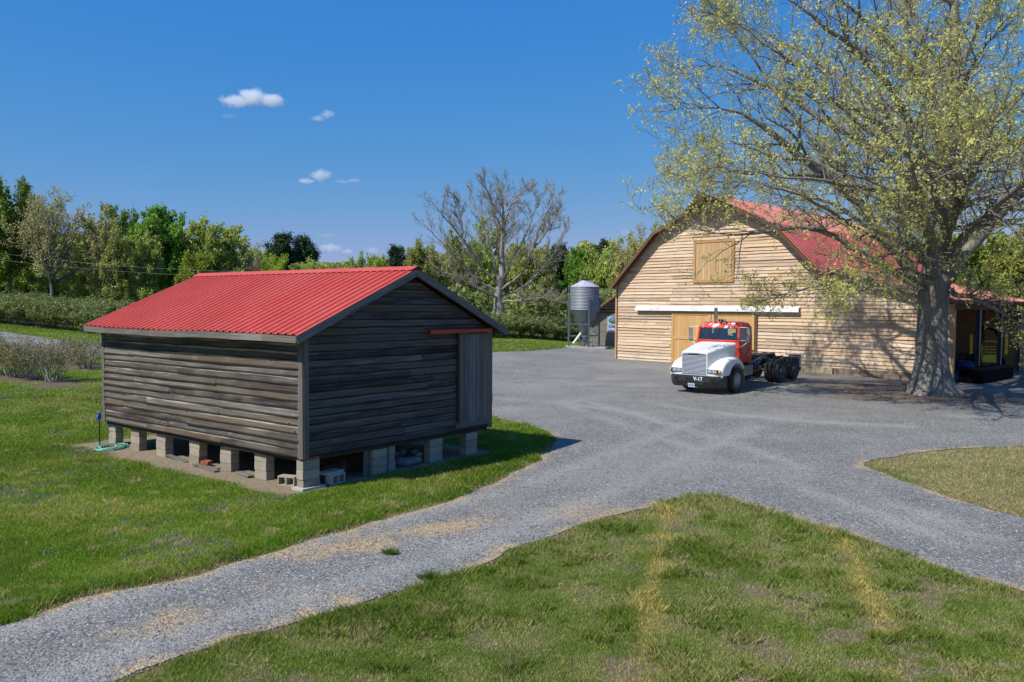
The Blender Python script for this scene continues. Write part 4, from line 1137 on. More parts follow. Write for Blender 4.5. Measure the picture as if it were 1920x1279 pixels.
def textmesh(txt, size, depth, mat, parent, M4, name='lettering'):
    cu = bpy.data.curves.new('t', 'FONT'); cu.body = txt; cu.size = size; cu.extrude = depth; cu.align_x = 'CENTER'; cu.align_y = 'CENTER'; cu.offset = size * .02
    o = bpy.data.objects.new('t', cu); C.objects.link(o)
    dg = bpy.context.evaluated_depsgraph_get(); dg.update()
    me = bpy.data.meshes.new_from_object(o.evaluated_get(dg)); bpy.data.objects.remove(o)
    me.transform(M4)
    return link(name, me, mat, parent)
FX = Matrix(((0, 0, 1, 0), (1, 0, 0, 0), (0, 1, 0, 0), (0, 0, 0, 1)))     # text faces +x, reads left to right from the front
textmesh('V-17', .215, .003, P_wht, bp, Matrix.Translation((1.568, .22, .665)) @ FX)
# cab
cab = empty('cab', (0, 0, 0)); cab.parent = truck
mb = MB(220)
CW = 1.02
rows = []
for (z, x0, x1, w) in ((1.16, -.52, -1.66, .97), (1.22, -.46, -1.70, 1.0), (1.55, -.45, -1.70, 1.03), (1.95, -.46, -1.70, 1.03), (2.08, -.50, -1.70, 1.01), (2.10, -.60, -1.64, .95)):
    ring = []
    for (sx, sy) in ((1, -1), (1, 1), (-1, 1), (-1, -1)):
        for k in range(4):
            a = {(1, -1): -90, (1, 1): 0, (-1, 1): 90, (-1, -1): 180}[(sx, sy)] + k * 30
            rr = .10
            cx = (x0 - rr) if sx > 0 else (x1 + rr)
            ring.append((cx + rr * math.cos(R(a)), sy * (w - rr) + rr * math.sin(R(a)), z))
    rows.append(ring)
mb.grid(rows, closed=True); mb.add(rows[0], [tuple(range(16))]); mb.add(rows[-1], [tuple(range(16))])
mb.build('cab_body', P_red, cab, smooth=True)
mb = MB(221); rows = []
for (z, x0, x1, w) in ((2.62, -.62, -1.66, .955), (2.66, -.60, -1.68, .965), (2.74, -.66, -1.68, .95), (2.82, -.78, -1.64, .88), (2.87, -.98, -1.52, .70), (2.885, -1.15, -1.4, .45)):
    ring = []
    for (sx, sy) in ((1, -1), (1, 1), (-1, 1), (-1, -1)):
        for k in range(5):
            a = {(1, -1): -90, (1, 1): 0, (-1, 1): 90, (-1, -1): 180}[(sx, sy)] + k * 22.5
            rr = .13
            cx = (x0 - rr) if sx > 0 else (x1 + rr)
            ring.append((cx + rr * math.cos(R(a)), sy * (w - rr) + rr * math.sin(R(a)), z))
    rows.append(ring)
mb.grid(rows, closed=True); mb.add(rows[0], [tuple(range(20))]); mb.add(rows[-1], [tuple(range(20))])
mb.build('cab_roof', P_roof, cab, smooth=True)
mb = MB(222)
for s in (-1, 1):
    mb.bar((-.54, s * .945, 2.05), (-.66, s * .91, 2.68), .10, .09)
    mb.bar((-1.26, s * .985, 2.05), (-1.28, s * .93, 2.68), .05, .10)
    mb.bar((-1.62, s * .95, 2.05), (-1.62, s * .92, 2.68), .12, .13)
    mb.bar((-.50, s * 1.0, 2.09), (-1.62, s * 1.0, 2.09), .03, .05)
mb.box((-1.66, 0, 2.16), (.05, 1.85, .16)); mb.box((-.52, 0, 2.10), (.10, 1.85, .07)); mb.box((-1.66, 0, 2.6), (.05, 1.85, .1))
mb.box((-1.66, .32, 2.38), (.05, .12, .5))
for s in (-1, 1): mb.box((-1.45, s * .955, 2.36), (.36, .03, .6))
mb.build('cab_pillars', P_red, cab, bevel=.012)
mb = MB(223)                                                  # windscreen gasket
for s in (-1, 1): mb.bar((-.53, s * .885, 2.12), (-.635, s * .86, 2.62), .03, .03)
mb.bar((-.53, -.885, 2.13), (-.53, .885, 2.13), .03, .03); mb.bar((-.635, -.86, 2.62), (-.635, .86, 2.62), .03, .03); mb.bar((-.52, 0, 2.13), (-.63, 0, 2.62), .02, .025)
mb.bar((-.50, -.15, 2.13), (-.56, -.5, 2.40), .012); mb.bar((-.50, .75, 2.13), (-.56, .35, 2.42), .012)
mb.build('windscreen_gasket', P_rub, cab)
mb = MB(224); mb.poly([(-.535, -.88, 2.13), (-.535, .88, 2.13), (-.64, .85, 2.62), (-.64, -.85, 2.62)], .006, (1, 0, .2)); mb.build('windscreen', gl, cab)
for s in (-1, 1):
    mb = MB(225); mb.poly([(-.62, s * .975, 2.11), (-1.24, s * .975, 2.11), (-1.25, s * .93, 2.64), (-.70, s * .93, 2.64)], .005, (0, s, 0)); mb.build('side_window', gl, cab)
    d = empty('door', (0, 0, 0)); d.parent = cab
    mb = MB(226)
    for (a, b2) in (((-.52, 1.24), (-.52, 2.06)), ((-1.30, 1.24), (-1.30, 2.06)), ((-.52, 1.24), (-1.30, 1.24))): mb.bar((a[0], s * 1.031, a[1]), (b2[0], s * 1.031, b2[1]), .008, .012, up=(0, 1, 0))
    mb.build('door_gap', P_rub, d)
    mb = MB(227); mb.box((-1.21, s * 1.045, 1.50), (.05, .025, .14)); mb.build('handle', P_chr, d, bevel=.008)
    mb = MB(228)
    rk = random.Random(2)
    for k, (z, L) in enumerate(((1.83, .16), (1.74, .34), (1.66, .38), (1.585, .26))):
        x = -.90 - L / 2
        while x < -.90 + L / 2:
            w = rk.uniform(.015, .035); mb.box((x + w / 2, s * 1.034, z), (w, .004, .032 if k else .06)); x += w + .010
    mb.build('door_lettering', simple('faded white paint', (.45, .36, .36), .6), d)
mb = MB(229)
mb.box((-.78, 0, 2.06), (.28, 1.7, .12)); mb.box((-1.38, .48, 2.22), (.14, .42, .34)); mb.box((-1.38, -.5, 2.2), (.14, .42, .30)); mb.build('dash_and_seats', P_seat, cab, bevel=.03)
mb = MB(230); mb.box((-1.20, -.12, 2.35), (.04, .46, .46)); mb.build('blue_curtain', simple('blue cloth', (.01, .09, .28), .8), cab)
mb = MB(231)
mb.tube([(-.95 + .17 * math.sin(a) * .45, .48 + .20 * math.cos(a), 2.24 + .17 * math.sin(a) * .7) for a in [k * math.pi / 10 for k in range(21)]], .014, 6, False)
mb.tube([(-.95, .48, 2.24), (-.75, .48, 2.08)], .02, 6); mb.bar((-.95, .29, 2.24), (-.95, .67, 2.24), .02); mb.build('steering_wheel', P_rub, cab)
for k, y in enumerate((-.74, -.27, 0, .24, .74)):
    mb = MB(232); mb.blob((-.82, y, 2.84 if abs(y) > .5 else 2.87), .055, 2, 0, (1.2, 1, .8)); mb.build('marker_light', simple('brown lens', (.30, .075, .02), .3) if k == 0 else bpy.data.materials['brown lens'], cab, smooth=True)
mb = MB(233)
for y in (.02, .14): mb.lathe([(.05, -.62), (.02, -.72), (.015, -1.05)], 10, (0, y, 2.96), 'X')
mb.box((-.9, .08, 2.90), (.05, .2, .08)); mb.build('air_horn', P_chr, cab)
for s in (-1, 1):
    mr = empty('mirror', (0, 0, 0)); mr.parent = cab
    mb = MB(234); mb.box((-.62, s * 1.36, 2.42), (.06, .17, .42)); mb.build('mirror_head', P_gry, mr, bevel=.02)
    mb = MB(235); mb.lathe([(0, -.05), (.09, -.04), (.105, .0), (.09, .03), (0, .05)], 14, (-.60, s * 1.34, 2.13), 'X'); mb.build('spot_mirror', P_gry, mr, smooth=True)
    mb = MB(236); mb.tube([(-.66, s * 1.36, 2.63), (-.66, s * 1.36, 2.06)], .012, 6); mb.tube([(-.66, s * 1.36, 2.66), (-.62, s * .97, 2.68)], .012, 6); mb.tube([(-.66, s * 1.36, 2.12), (-.56, s * 1.02, 2.12)], .012, 6); mb.tube([(-.66, s * 1.36, 2.10), (-.54, s * 1.03, 1.84)], .012, 6)
    mb.build('mirror_bracket', P_wht, mr)
mb = MB(237); mb.tube([(-1.86, -.80, .95), (-1.86, -.80, 3.45)], .075, 14); mb.build('exhaust_stack', P_chr, truck, smooth=True)
mb = MB(238); mb.lathe([(.12, 1.5), (.12, 2.5)], 14, (-1.86, -.80, 0)); mb.build('heat_shield', P_gry, truck, smooth=True)
# under the cab
for s in (-1, 1):
    mb = MB(240); mb.box((-.60, s * .99, .76), (.025, .36, .72), Matrix.Rotation(.06, 3, 'Y')); mb.box((-.53, s * .99, 1.10), (.16, .36, .03)); mb.build('quarter_flap', P_ylw, truck)
mb = MB(241); mb.box((-1.15, .90, .83), (.78, .42, .42)); mb.build('battery_box', P_gry, truck, bevel=.02)
mb = MB(242); mb.lathe([(0, -1.75), (.28, -1.75), (.29, -1.72), (.29, -.78), (.28, -.75), (0, -.75)], 20, (0, -.84, .78), 'X'); mb.build('fuel_tank', P_chr, truck, smooth=True)
mb = MB(243); mb.box((-1.15, 1.02, .50), (.75, .22, .03)); mb.bar((-.8, 1.0, .5), (-.8, 1.0, .66), .03); mb.bar((-1.5, 1.0, .5), (-1.5, 1.0, .66), .03); mb.build('step', P_frm, truck)
mb = MB(244)
for s in (-1, 1): mb.box((-2.35, s * .43, .93), (7.3, .09, .26))
for x in (-6.0, -5.0, -3.4, -2.2, -1.0, .6): mb.box((x, 0, .93), (.12, .78, .2))
mb.build('frame', P_frm, truck)
mb = MB(245); mb.lathe([(0, 1.13), (.5, 1.13), (.52, 1.19), (.5, 1.22), (.1, 1.22), (0, 1.22)], 24, (-4.9, 0, 0)); mb.box((-5.25, .2, 1.15), (.5, .22, .08), Matrix.Rotation(.15, 3, 'Y')); mb.box((-5.25, -.2, 1.15), (.5, .22, .08), Matrix.Rotation(.15, 3, 'Y')); mb.box((-4.9, 0, 1.1), (.9, .8, .1)); mb.build('fifth_wheel', P_frm, truck)
mb = MB(246); mb.box((-2.45, 0, 1.50), (.95, .98, .07)); mb.box((-2.1, 0, 1.28), (.14, .9, .4)); mb.box((-2.8, 0, 1.2), (.08, .8, .3)); mb.box((-2.35, .5, 1.15), (.6, .3, .35)); mb.build('deck_plate', P_frm, truck, bevel=.02)
mb = MB(247); mb.lathe([(0, -2.9), (.15, -2.87), (.16, -2.8), (.16, -2.1), (.15, -2.03), (0, -2.0)], 14, (0, .62, .83), 'X'); mb.build('air_tank', P_frm, truck, smooth=True)
P_hose = simple('coiled air line', (.30, .06, .05), .5)
for k, (y, mt) in enumerate(((.22, P_hose), (.38, P_rub), (.05, P_rub))):
    mb = MB(248); mb.tube([(-1.72, y, 2.0 - .1 * k), (-1.85, y + .08, 1.75), (-2.0, y + .2, 1.50), (-2.25, y + .25, 1.42), (-2.6, y + .15, 1.48)], .022, 6); mb.build('air_hose', mt, truck, smooth=True)
for s in (-1, 1):
    mb = MB(250); mb.bar((-1.95, s * .7, 1.05), (-3.55, s * .62, 1.20), .06, .07); mb.bar((-2.6, s * .62, 1.1), (-3.25, s * .62, .66), .07, .09); mb.bar((-2.55, s * .66, .7), (-3.3, s * .66, 1.15), .05, .06); mb.build('torque_arm', P_gry, truck)
    mb = MB(251); mb.box((-4.95, s * .56, .86), (.30, .10, .42)); mb.bar((-4.3, s * .58, .74), (-5.6, s * .58, .74), .1, .10); mb.build('suspension_beam', P_frm, truck)
    mb = MB(252); mb.box((-6.30, s * .92, .72), (.02, .60, .72)); mb.bar((-6.28, s * .45, 1.1), (-6.28, s * 1.22, 1.1), .04); mb.build('mud_flap', P_gry, truck)
for x in (0, -4.29, -5.63):
    mb = MB(253); mb.lathe([(.07, -.95), (.07, .95)], 10, (x, 0, .53), 'Y')
    if x < -1: mb.blob((x, 0, .55), .26, 2, 0)
    mb.build('axle', P_frm, truck, smooth=True)
mb = MB(254); mb.box((.6, 0, 1.15), (1.3, .75, .75)); mb.box((1.2, 0, 1.2), (.1, .95, .8)); mb.build('engine', P_frm, truck)
mb = MB(255); mb.box((-6.05, 0, .85), (.06, 1.0, .16)); mb.build('rear_crossmember', P_frm, truck)
for s in (-1, 1):
    mb = MB(256); mb.box((-6.10, s * .62, .88), (.04, .12, .10)); mb.build('tail_light', simple('red lens', (.4, .01, .01), .3) if s < 0 else bpy.data.materials['red lens'], truck)
# wheels: y positive is outwards
def wheel_meshes(front):
    w = .145; r0 = .525 if not front else .52
    mb = MB(260)
    prof = [(.29, -w * .75), (.33, -w), (.46, -w * 1.04), (r0 - .02, -w * .93)]
    for k in range(5):
        a = -w * .85 + k * w * .40
        prof += [(r0, a), (r0, a + w * .26), (r0 - .018, a + w * .28), (r0 - .018, a + w * .38)]
    prof = prof[:-2] + [(r0 - .02, w * .93), (.46, w * 1.04), (.33, w), (.29, w * .75)]
    mb.lathe(prof, 48, (0, 0, 0), 'Y')
    ty = mb
    mb = MB(261)
    if front:
        pr = [(.295, -w * .7), (.285, w * .55), (.30, w * .86), (.275, w * .72), (.25, w * .45), (.235, w * .66), (.15, w * .90), (.12, w * .95), (.11, w * 1.15), (.09, w * 1.22), (0, w * 1.22)]
    else:
        pr = [(.295, -w * .7), (.285, -w * .3), (.30, w * .86), (.28, w * .75), (.265, -.02), (.24, -.075), (.15, -.085), (.12, -.06), (.11, w * .5), (.09, w * .6), (0, w * .6)]
    mb.lathe(pr, 32, (0, 0, 0), 'Y'); rim = mb
    mb = MB(262)
    y = (w * .80) if front else -.075
    for k in range(10):
        a = k * math.pi / 5; mb.lathe([(0, y + .03), (.014, y + .03), (.018, y), (.018, y - .02)], 6, (.17 * math.cos(a), 0, .17 * math.sin(a)), 'Y')
    nuts = mb; mb = MB(263)
    for k in range(10):
        a = (k + .5) * math.pi / 5; yy = (w * .76 + .004) if front else -.076
        mb.lathe([(0, yy), (.024, yy)], 10, (.215 * math.cos(a), 0, .215 * math.sin(a)), 'Y')
    return ty, rim, nuts, mb
def mkwheel(front):
    w = empty('wheel', (0, 0, 0)); ty, rim, nuts, holes = wheel_meshes(front)
    ty.build('tyre', P_tyr, w, smooth=True); rim.build('rim', P_rim if front else P_gry, w, smooth=True); nuts.build('wheel_nut', P_gry, w); holes.build('hand_hole', P_rub, w)
    return w
wf = mkwheel(True); wr = mkwheel(False)
def putwheel(src, first, x, y, out):
    w = src if first else copy_tree(src)
    w.parent = truck; w.location = (x, y, .525); w.rotation_euler = (0, 0, 0 if out > 0 else math.pi)
    return w
putwheel(wf, True, 0, 1.04, 1); putwheel(wf, False, 0, -1.04, -1)
fst = True
for x in (-4.29, -5.63):
    for s in (1, -1):
        putwheel(wr, fst, x, s * 1.06, s); fst = False
        putwheel(wr, False, x, s * .715, -s)

# ------------------------------------------------------------------ feed silo
sp = at(1095, 652); sz = float(T(*sp)) + .1
silo = empty('feed_silo', (sp[0], sp[1], sz), 0, 'grey corrugated metal feed silo with a rusty cone top, on steel legs', 'silo')
G1 = simple('galvanised steel', (.23, .255, .30), .6, .3, .18, 1.6, (.27, .28, .31))
G2 = simple('hopper steel', (.20, .24, .27), .5, .5, .3, 2.5, (.13, .15, .17))
G3, nt, b = newmat('rusty cone metal', .5, .5)
tc = nd(nt, 'ShaderNodeTexCoord').outputs['Object']
n1 = nd(nt, 'ShaderNodeTexNoise', {'Vector': tc, 'Scale': 2.4, 'Detail': 8.0, 'Roughness': .75}).outputs[0]
nt.links.new(mixc(nt, ramp(nt, n1, [(.54, 0), (.60, 1)]), (.66, .66, .68), (.36, .13, .045)), b.inputs['Base Color'])
G4 = simple('leg steel', (.13, .20, .23), .5, .4, .2, 3)
S = sp[1] / CAM_F
hz = lambda py: CAM_H + (573.5 - py) * sp[1] / CAM_F - sz
zt, zm, zc, zb = hz(539), hz(582), hz(527), hz(628); RB = 1.24
mb = MB(301); prof = []; k = 0; z = zm
while z < zt:
    prof.append((RB + .016 * math.sin(k * math.pi / 2), z)); k += 1; z += (zt - zm) / 64
mb.lathe(prof, 48); mb.build('drum', G1, silo, smooth=True)
mb = MB(302); mb.lathe([(RB + .04, zt - .02), (RB + .04, zt + .02), (.32, zc - .03), (.30, zc + .04)], 20); mb.build('cone_top', G3, silo)
mb = MB(303); mb.lathe([(.34, zc + .02), (.36, zc + .08), (.30, zc + .12), (0, zc + .13)], 16); mb.box((.25, -.1, zc + .13), (.5, .12, .05)); mb.build('cap', P_frm, silo)
mb = MB(304); mb.lathe([(RB, zm), (RB - .02, zm - .03), (.22, zb), (.20, zb - .25), (0, zb - .25)], 16); mb.build('hopper', G2, silo)
mb = MB(305); mb.box((-.15, -.72, (zm + zb) / 2 + .15), (.32, .06, .26), Matrix.Rotation(-.45, 3, 'X')); mb.build('sight_box', P_frm, silo)
legs = []
for k, al in enumerate((-78, 12, 100, 192)):
    a = R(al); x, y = 1.33 * math.sin(a), -1.33 * math.cos(a); legs.append((x, y))
    mb = MB(306)
    mb.box((x, y, hz(558) / 2), (.13, .02, hz(558))); mb.box((x + .06, y + .03, hz(558) / 2), (.02, .08, hz(558))); mb.box((x - .06, y + .03, hz(558) / 2), (.02, .08, hz(558)))
    mb.build('leg', G4, silo)
mb = MB(307)
for k in range(4):
    a, b2 = legs[k], legs[(k + 1) % 4]
    for z in (hz(608), hz(630)): mb.bar((a[0], a[1], z), (b2[0], b2[1], z), .03, .06)
    if k in (1, 2): mb.bar((a[0], a[1], hz(608)), (b2[0], b2[1], hz(630)), .03); mb.bar((b2[0], b2[1], hz(608)), (a[0], a[1], hz(630)), .03)
mb.build('brace', G4, silo)
mb = MB(308); mb.tube([(-.35, -.9, zb + .15), (-1.0, -1.0, zb - .72)], .10, 12); mb.build('chute', simple('white plastic pipe', (.75, .73, .68), .5), silo, smooth=True)
mb = MB(309); mb.box((.05, -.95, .60), (.42, .3, .38)); mb.build('motor', simple('blue grey motor', (.05, .075, .11), .5), silo, bevel=.04)
mb = MB(310); mb.box((-.25, -.8, .35), (.12, .12, .7)); mb.box((0, -.3, .5), (.1, .1, 1.0)); mb.build('auger_stand', G2, silo)
mb = MB(311)                                                    # ladder up the left side
for dx in (0, .3): mb.tube([(-RB - .12, -.1 + dx, .2), (-RB - .12, -.1 + dx, zt + .1), (-.4, -.05 + dx * .3, zc + .12)], .02, 5)
for k in range(18): mb.bar((-RB - .12, -.1, .4 + k * (zt - .3) / 18), (-RB - .12, .2, .4 + k * (zt - .3) / 18), .02)
mb.build('ladder', G4, silo)
mb = MB(312); mb.box((0, 0, 0), (3.5, 3.4, .2)); o = mb.build('concrete_pad', M_conc, None, bevel=.02); o.location = (sp[0] + .25, sp[1], sz - .1 + .0)
tag(o, 'pale concrete slab under the feed silo', 'slab')
mb = MB(313); mb.box((0, 0, .3), (.55, .4, .6)); o = mb.build('concrete_block', M_block, None, bevel=.02); o.location = (sp[0] + .35, sp[1] - .75, sz); tag(o, 'small yellowish block under the feed silo hopper', 'block')

# ------------------------------------------------------------------ block outbuilding with the sign
op = at(1103, 652); OY = sp[1] + 3.4
ox = at_y(1103, 600, OY)[0]; oz = float(T(ox, OY))
out = empty('block_outbuilding', (ox, OY, oz), -.10, 'small concrete block outbuilding with a wood gable and red roof between silo and barn', 'building')
OW, OE, OR_ = 5.2, 2.7, 4.65
mb = MB(320)
z = 0
rk = random.Random(12)
while z < OE - .05:
    x = 0 if int(z * 5) % 2 == 0 else -.2
    while x < OW:
        x0, x1 = max(0, x), min(OW, x + .4)
        mb.box(((x0 + x1) / 2, .1, z + .1), (x1 - x0 - .008, .2, .192)); x += .4
    z += .2
z = 0
while z < OE - .05:
    for j in range(12): mb.box((.1, .2 + .4 * j + .2, z + .1), (.2, .392, .192))
    z += .2
mb.build('block_wall', blockmat('dull grey block', (.30, .285, .24), None, 0, 0, (.2, .18, .14)), out)
mb = MB(321)
siding(mb, (0, .06, 0), (1, 0, 0), (0, -1, 0), OE, OR_ - .1, .24, lambda z: max(0, (z - OE + .1) / (OR_ - OE) * OW / 2), lambda z: OW - max(0, (z - OE + .1) / (OR_ - OE) * OW / 2), .035, .006, rk)
mb.build('gable_siding', M_shedL, out)
mb = MB(322)
mb.poly([(.02, .12, 0), (OW - .02, .12, 0), (OW - .02, .12, OE), (OW / 2, .12, OR_ - .1), (.02, .12, OE)], 4.8, (0, 1, 0)); mb.build('core', M_brown, out)
mb = MB(323)
for s in (-1, 1):
    d = Vector((s * OW / 2, 0, -(OR_ - OE))).normalized(); n = Vector((-d.z, 0, d.x)); n = n if n.z > 0 else -n
    ribbed(mb, (OW / 2, -.5, OR_ + .06), (0, 1, 0), 5.8, d, 3.55, n, .3, .02, .025)
orf = mb.build('roof', M_bred, out, fix=False)
mb = MB(324)
for s in (-1, 1):
    mb.bar((OW / 2, -.48, OR_ - .02), (OW / 2 + s * 2.8, -.48, OR_ - .02 - 2.8 * (OR_ - OE) / (OW / 2)), .05, .16)
    under(mb, (OW / 2, OR_ + .05), (OW / 2 + s * 2.8, OR_ + .05 - 2.8 * (OR_ - OE) / (OW / 2)), -.46, 5.2, .03, .03)
mb.build('soffit', M_brown, orf)
# sign: pale panel with an oval landscape emblem and name
sg0 = at_y(1139, 594, OY - .1); s1 = at_y(1157, 623.5, OY - .1)
sx0 = (sg0[0] - ox); szt = sg0[2] - oz; szb = s1[2] - oz; SW = 1.55
sign = empty('farm_sign', (0, 0, 0), 0); sign.location = (ox, OY, oz); sign.rotation_euler = (0, 0, -.10)
tag(sign, 'pale blue sign with a green and blue oval emblem on the block outbuilding wall', 'sign')
mb = MB(330); mb.box((sx0 + SW / 2, -.03, (szt + szb) / 2), (SW, .03, szt - szb)); mb.build('sign_panel', simple('pale sign', (.50, .58, .70), .5, 0, .1), sign)
def oval(cx, cz, rx, rz_, y, name, col, half=None):
    mb = MB(331); n = 32
    pts = [(cx + rx * math.cos(k * 2 * math.pi / n), y, cz + rz_ * math.sin(k * 2 * math.pi / n)) for k in range(n)]
    if half == 'low': pts = [p for p in pts if p[2] <= cz + .01]
    mb.poly(pts, .004, (0, -1, 0)); return mb.build(name, simple(name + ' paint', col, .5, 0, .05), sign)
cx, cz = sx0 + SW / 2, szt - .33
oval(cx, cz, .68, .32, -.047, 'emblem_rim', (.01, .10, .09)); oval(cx, cz, .64, .285, -.053, 'emblem_sky', (.12, .30, .62)); oval(cx, cz - .02, .62, .255, -.059, 'emblem_field', (.05, .20, .03), 'low')
mb = MB(332); mb.poly([(cx - .15, -.066, cz - .02), (cx + .05, -.066, cz - .02), (cx + .05, -.066, cz + .12), (cx - .05, -.066, cz + .19), (cx - .15, -.066, cz + .12)], .004, (0, -1, 0)); mb.build('emblem_barn', simple('emblem red', (.35, .01, .07), .5), sign)
mb = MB(333); mb.poly([(cx + .06, -.066, cz - .04), (cx + .2, -.066, cz - .04), (cx + .2, -.066, cz + .13), (cx + .13, -.066, cz + .2), (cx + .06, -.066, cz + .13)], .004, (0, -1, 0)); mb.build('emblem_silo', P_wht, sign)
M_nav = simple('navy lettering', (.02, .035, .20), .5)
FY = Matrix(((1, 0, 0, 0), (0, 0, -1, 0), (0, 1, 0, 0), (0, 0, 0, 1)))
textmesh('Dilabe', .36, .003, M_nav, sign, Matrix.Translation((sx0 + .58, -.05, szt - .86)) @ FY)
# ------------------------------------------------------------------ branching
def norm(v): return v / np.maximum(np.linalg.norm(v, axis=-1, keepdims=True), 1e-9)
def kids(P, Rd, n, t0, t1, lf, ang, seg, rg, up=.15, wander=.25, rf=.6, tip=.25, minL=.1, upk=.05, maxr=None, angv=.3):
    B, m = P.shape[0], P.shape[1] - 1
    L = np.linalg.norm(np.diff(P, axis=1), axis=2).sum(1)
    t = (np.arange(n)[None] + rg.rand(B, n)) / n * (t1 - t0) + t0
    i = np.minimum((t * m).astype(int), m - 1); f = t * m - i
    bi = np.arange(B)[:, None]
    p0 = P[bi, i] * (1 - f)[..., None] + P[bi, i + 1] * f[..., None]
    r0 = Rd[bi, i] * (1 - f) + Rd[bi, i + 1] * f
    tan = norm(P[bi, i + 1] - P[bi, i])
    q = rg.randn(B, n, 3); q -= (q * tan).sum(-1, keepdims=True) * tan; q = norm(q)
    a = ang * (1 + rg.uniform(-angv, angv, (B, n)))[..., None]
    d = norm(np.cos(a) * tan + np.sin(a) * q + np.array([0, 0, up]))
    ln = np.maximum(L[:, None] * lf * (1 - .45 * t) * rg.uniform(.65, 1.3, (B, n)), minL)
    p0, d, ln, r0 = p0.reshape(-1, 3), d.reshape(-1, 3), ln.ravel(), r0.ravel()
    rs = r0 * rf * rg.uniform(.75, 1.05, len(r0))
    if maxr is not None: rs = np.minimum(rs, maxr)
    Q = [p0]; 
    for s in range(seg):
        d = norm(d + rg.randn(*d.shape) * wander + np.array([0, 0, upk]))
        Q.append(Q[-1] + d * (ln / seg)[:, None])
    Q = np.stack(Q, 1)
    RR = rs[:, None] * np.linspace(1, tip, seg + 1)[None]
    return Q, RR
def tubes(P, Rd, sides):
    B, n = P.shape[:2]
    tan = np.gradient(P, axis=1); tan = norm(tan)
    ref = np.where(np.abs(tan[..., 2:3]) < .9, np.array([0., 0, 1]), np.array([1., 0, 0]))
    a = norm(np.cross(ref, tan)); b2 = np.cross(tan, a)
    th = np.arange(sides) * 2 * np.pi / sides
    V = P[:, :, None] + Rd[:, :, None, None] * (a[:, :, None] * np.cos(th)[None, None, :, None] + b2[:, :, None] * np.sin(th)[None, None, :, None])
    k = np.arange(sides); k2 = (k + 1) % sides
    base = (np.arange(B) * n * sides)[:, None, None] + (np.arange(n - 1) * sides)[None, :, None]
    F = np.stack([base + k, base + k2, base + sides + k2, base + sides + k], -1).reshape(-1, 4)
    return V.reshape(-1, 3), F
def join(parts):
    Vs, Fs, o = [], [], 0
    for V, F in parts: Vs.append(V); Fs.append(F + o); o += len(V)
    return np.vstack(Vs), np.vstack(Fs)
def leaves(cen, size, rg, asp=.6, updir=.3, droop=0):
    N = len(cen)
    n = norm(rg.randn(N, 3) + np.array([0, 0, updir])); q = rg.randn(N, 3); q -= (q * n).sum(-1, keepdims=True) * n; q = norm(q); w = np.cross(n, q)
    s = (size * rg.uniform(.6, 1.35, N))[:, None]
    V = np.stack([cen - q * s * .5, cen + w * s * asp * .5 + n * s * .12, cen + q * s * .5, cen - w * s * asp * .5 + n * s * .12], 1)
    return V.reshape(-1, 3), (np.arange(N * 4).reshape(-1, 4))
def tips(P, k, spread, rg, t0=.3):
    B, m = P.shape[0], P.shape[1] - 1
    t = rg.uniform(t0, 1, (B, k)); i = np.minimum((t * m).astype(int), m - 1); f = (t * m - i)[..., None]; bi = np.arange(B)[:, None]
    p = P[bi, i] * (1 - f) + P[bi, i + 1] * f
    return (p + rg.randn(B, k, 3) * spread).reshape(-1, 3)
def bark(name, dark, light, moss=None, sc=1.0, bd=.03):
    m, nt, b = newmat(name, .95, 0, .15)
    tc = nd(nt, 'ShaderNodeTexCoord').outputs['Object']
    mp = nd(nt, 'ShaderNodeMapping', {'Vector': tc, 'Scale': (7 * sc, 7 * sc, 1.1 * sc)}).outputs[0]
    n1 = nd(nt, 'ShaderNodeTexNoise', {'Vector': mp, 'Scale': 2.2, 'Detail': 7.0, 'Roughness': .65, 'Distortion': .4}).outputs[0]
    n2 = nd(nt, 'ShaderNodeTexNoise', {'Vector': tc, 'Scale': 1.1, 'Detail': 4.0}).outputs[0]
    c = mixc(nt, ramp(nt, n1, [(.35, 0), (.62, 1)]), dark, light)
    c = mixc(nt, ramp(nt, n2, [(.45, 0), (.7, .5)]), c, moss or light)
    nt.links.new(c, b.inputs['Base Color']); bump(nt, b, n1, bd)
    return m
def px2loc(px, py, base, sc, dy=0.0):
    return np.array([(px - 1745) * sc, dy, (578 - py) * sc + CAM_H])
def limb(pts, n=10):
    P = np.array(pts, float); d = np.r_[0, np.cumsum(np.linalg.norm(np.diff(P, axis=0), axis=1))]
    t = np.linspace(0, d[-1], n + 1)
    # smooth by sampling a Catmull-like average
    Q = np.stack([np.interp(t, d, P[:, k]) for k in range(3)], 1)
    Q[1:-1] = Q[1:-1] * .5 + (Q[:-2] + Q[2:]) * .25
    return Q

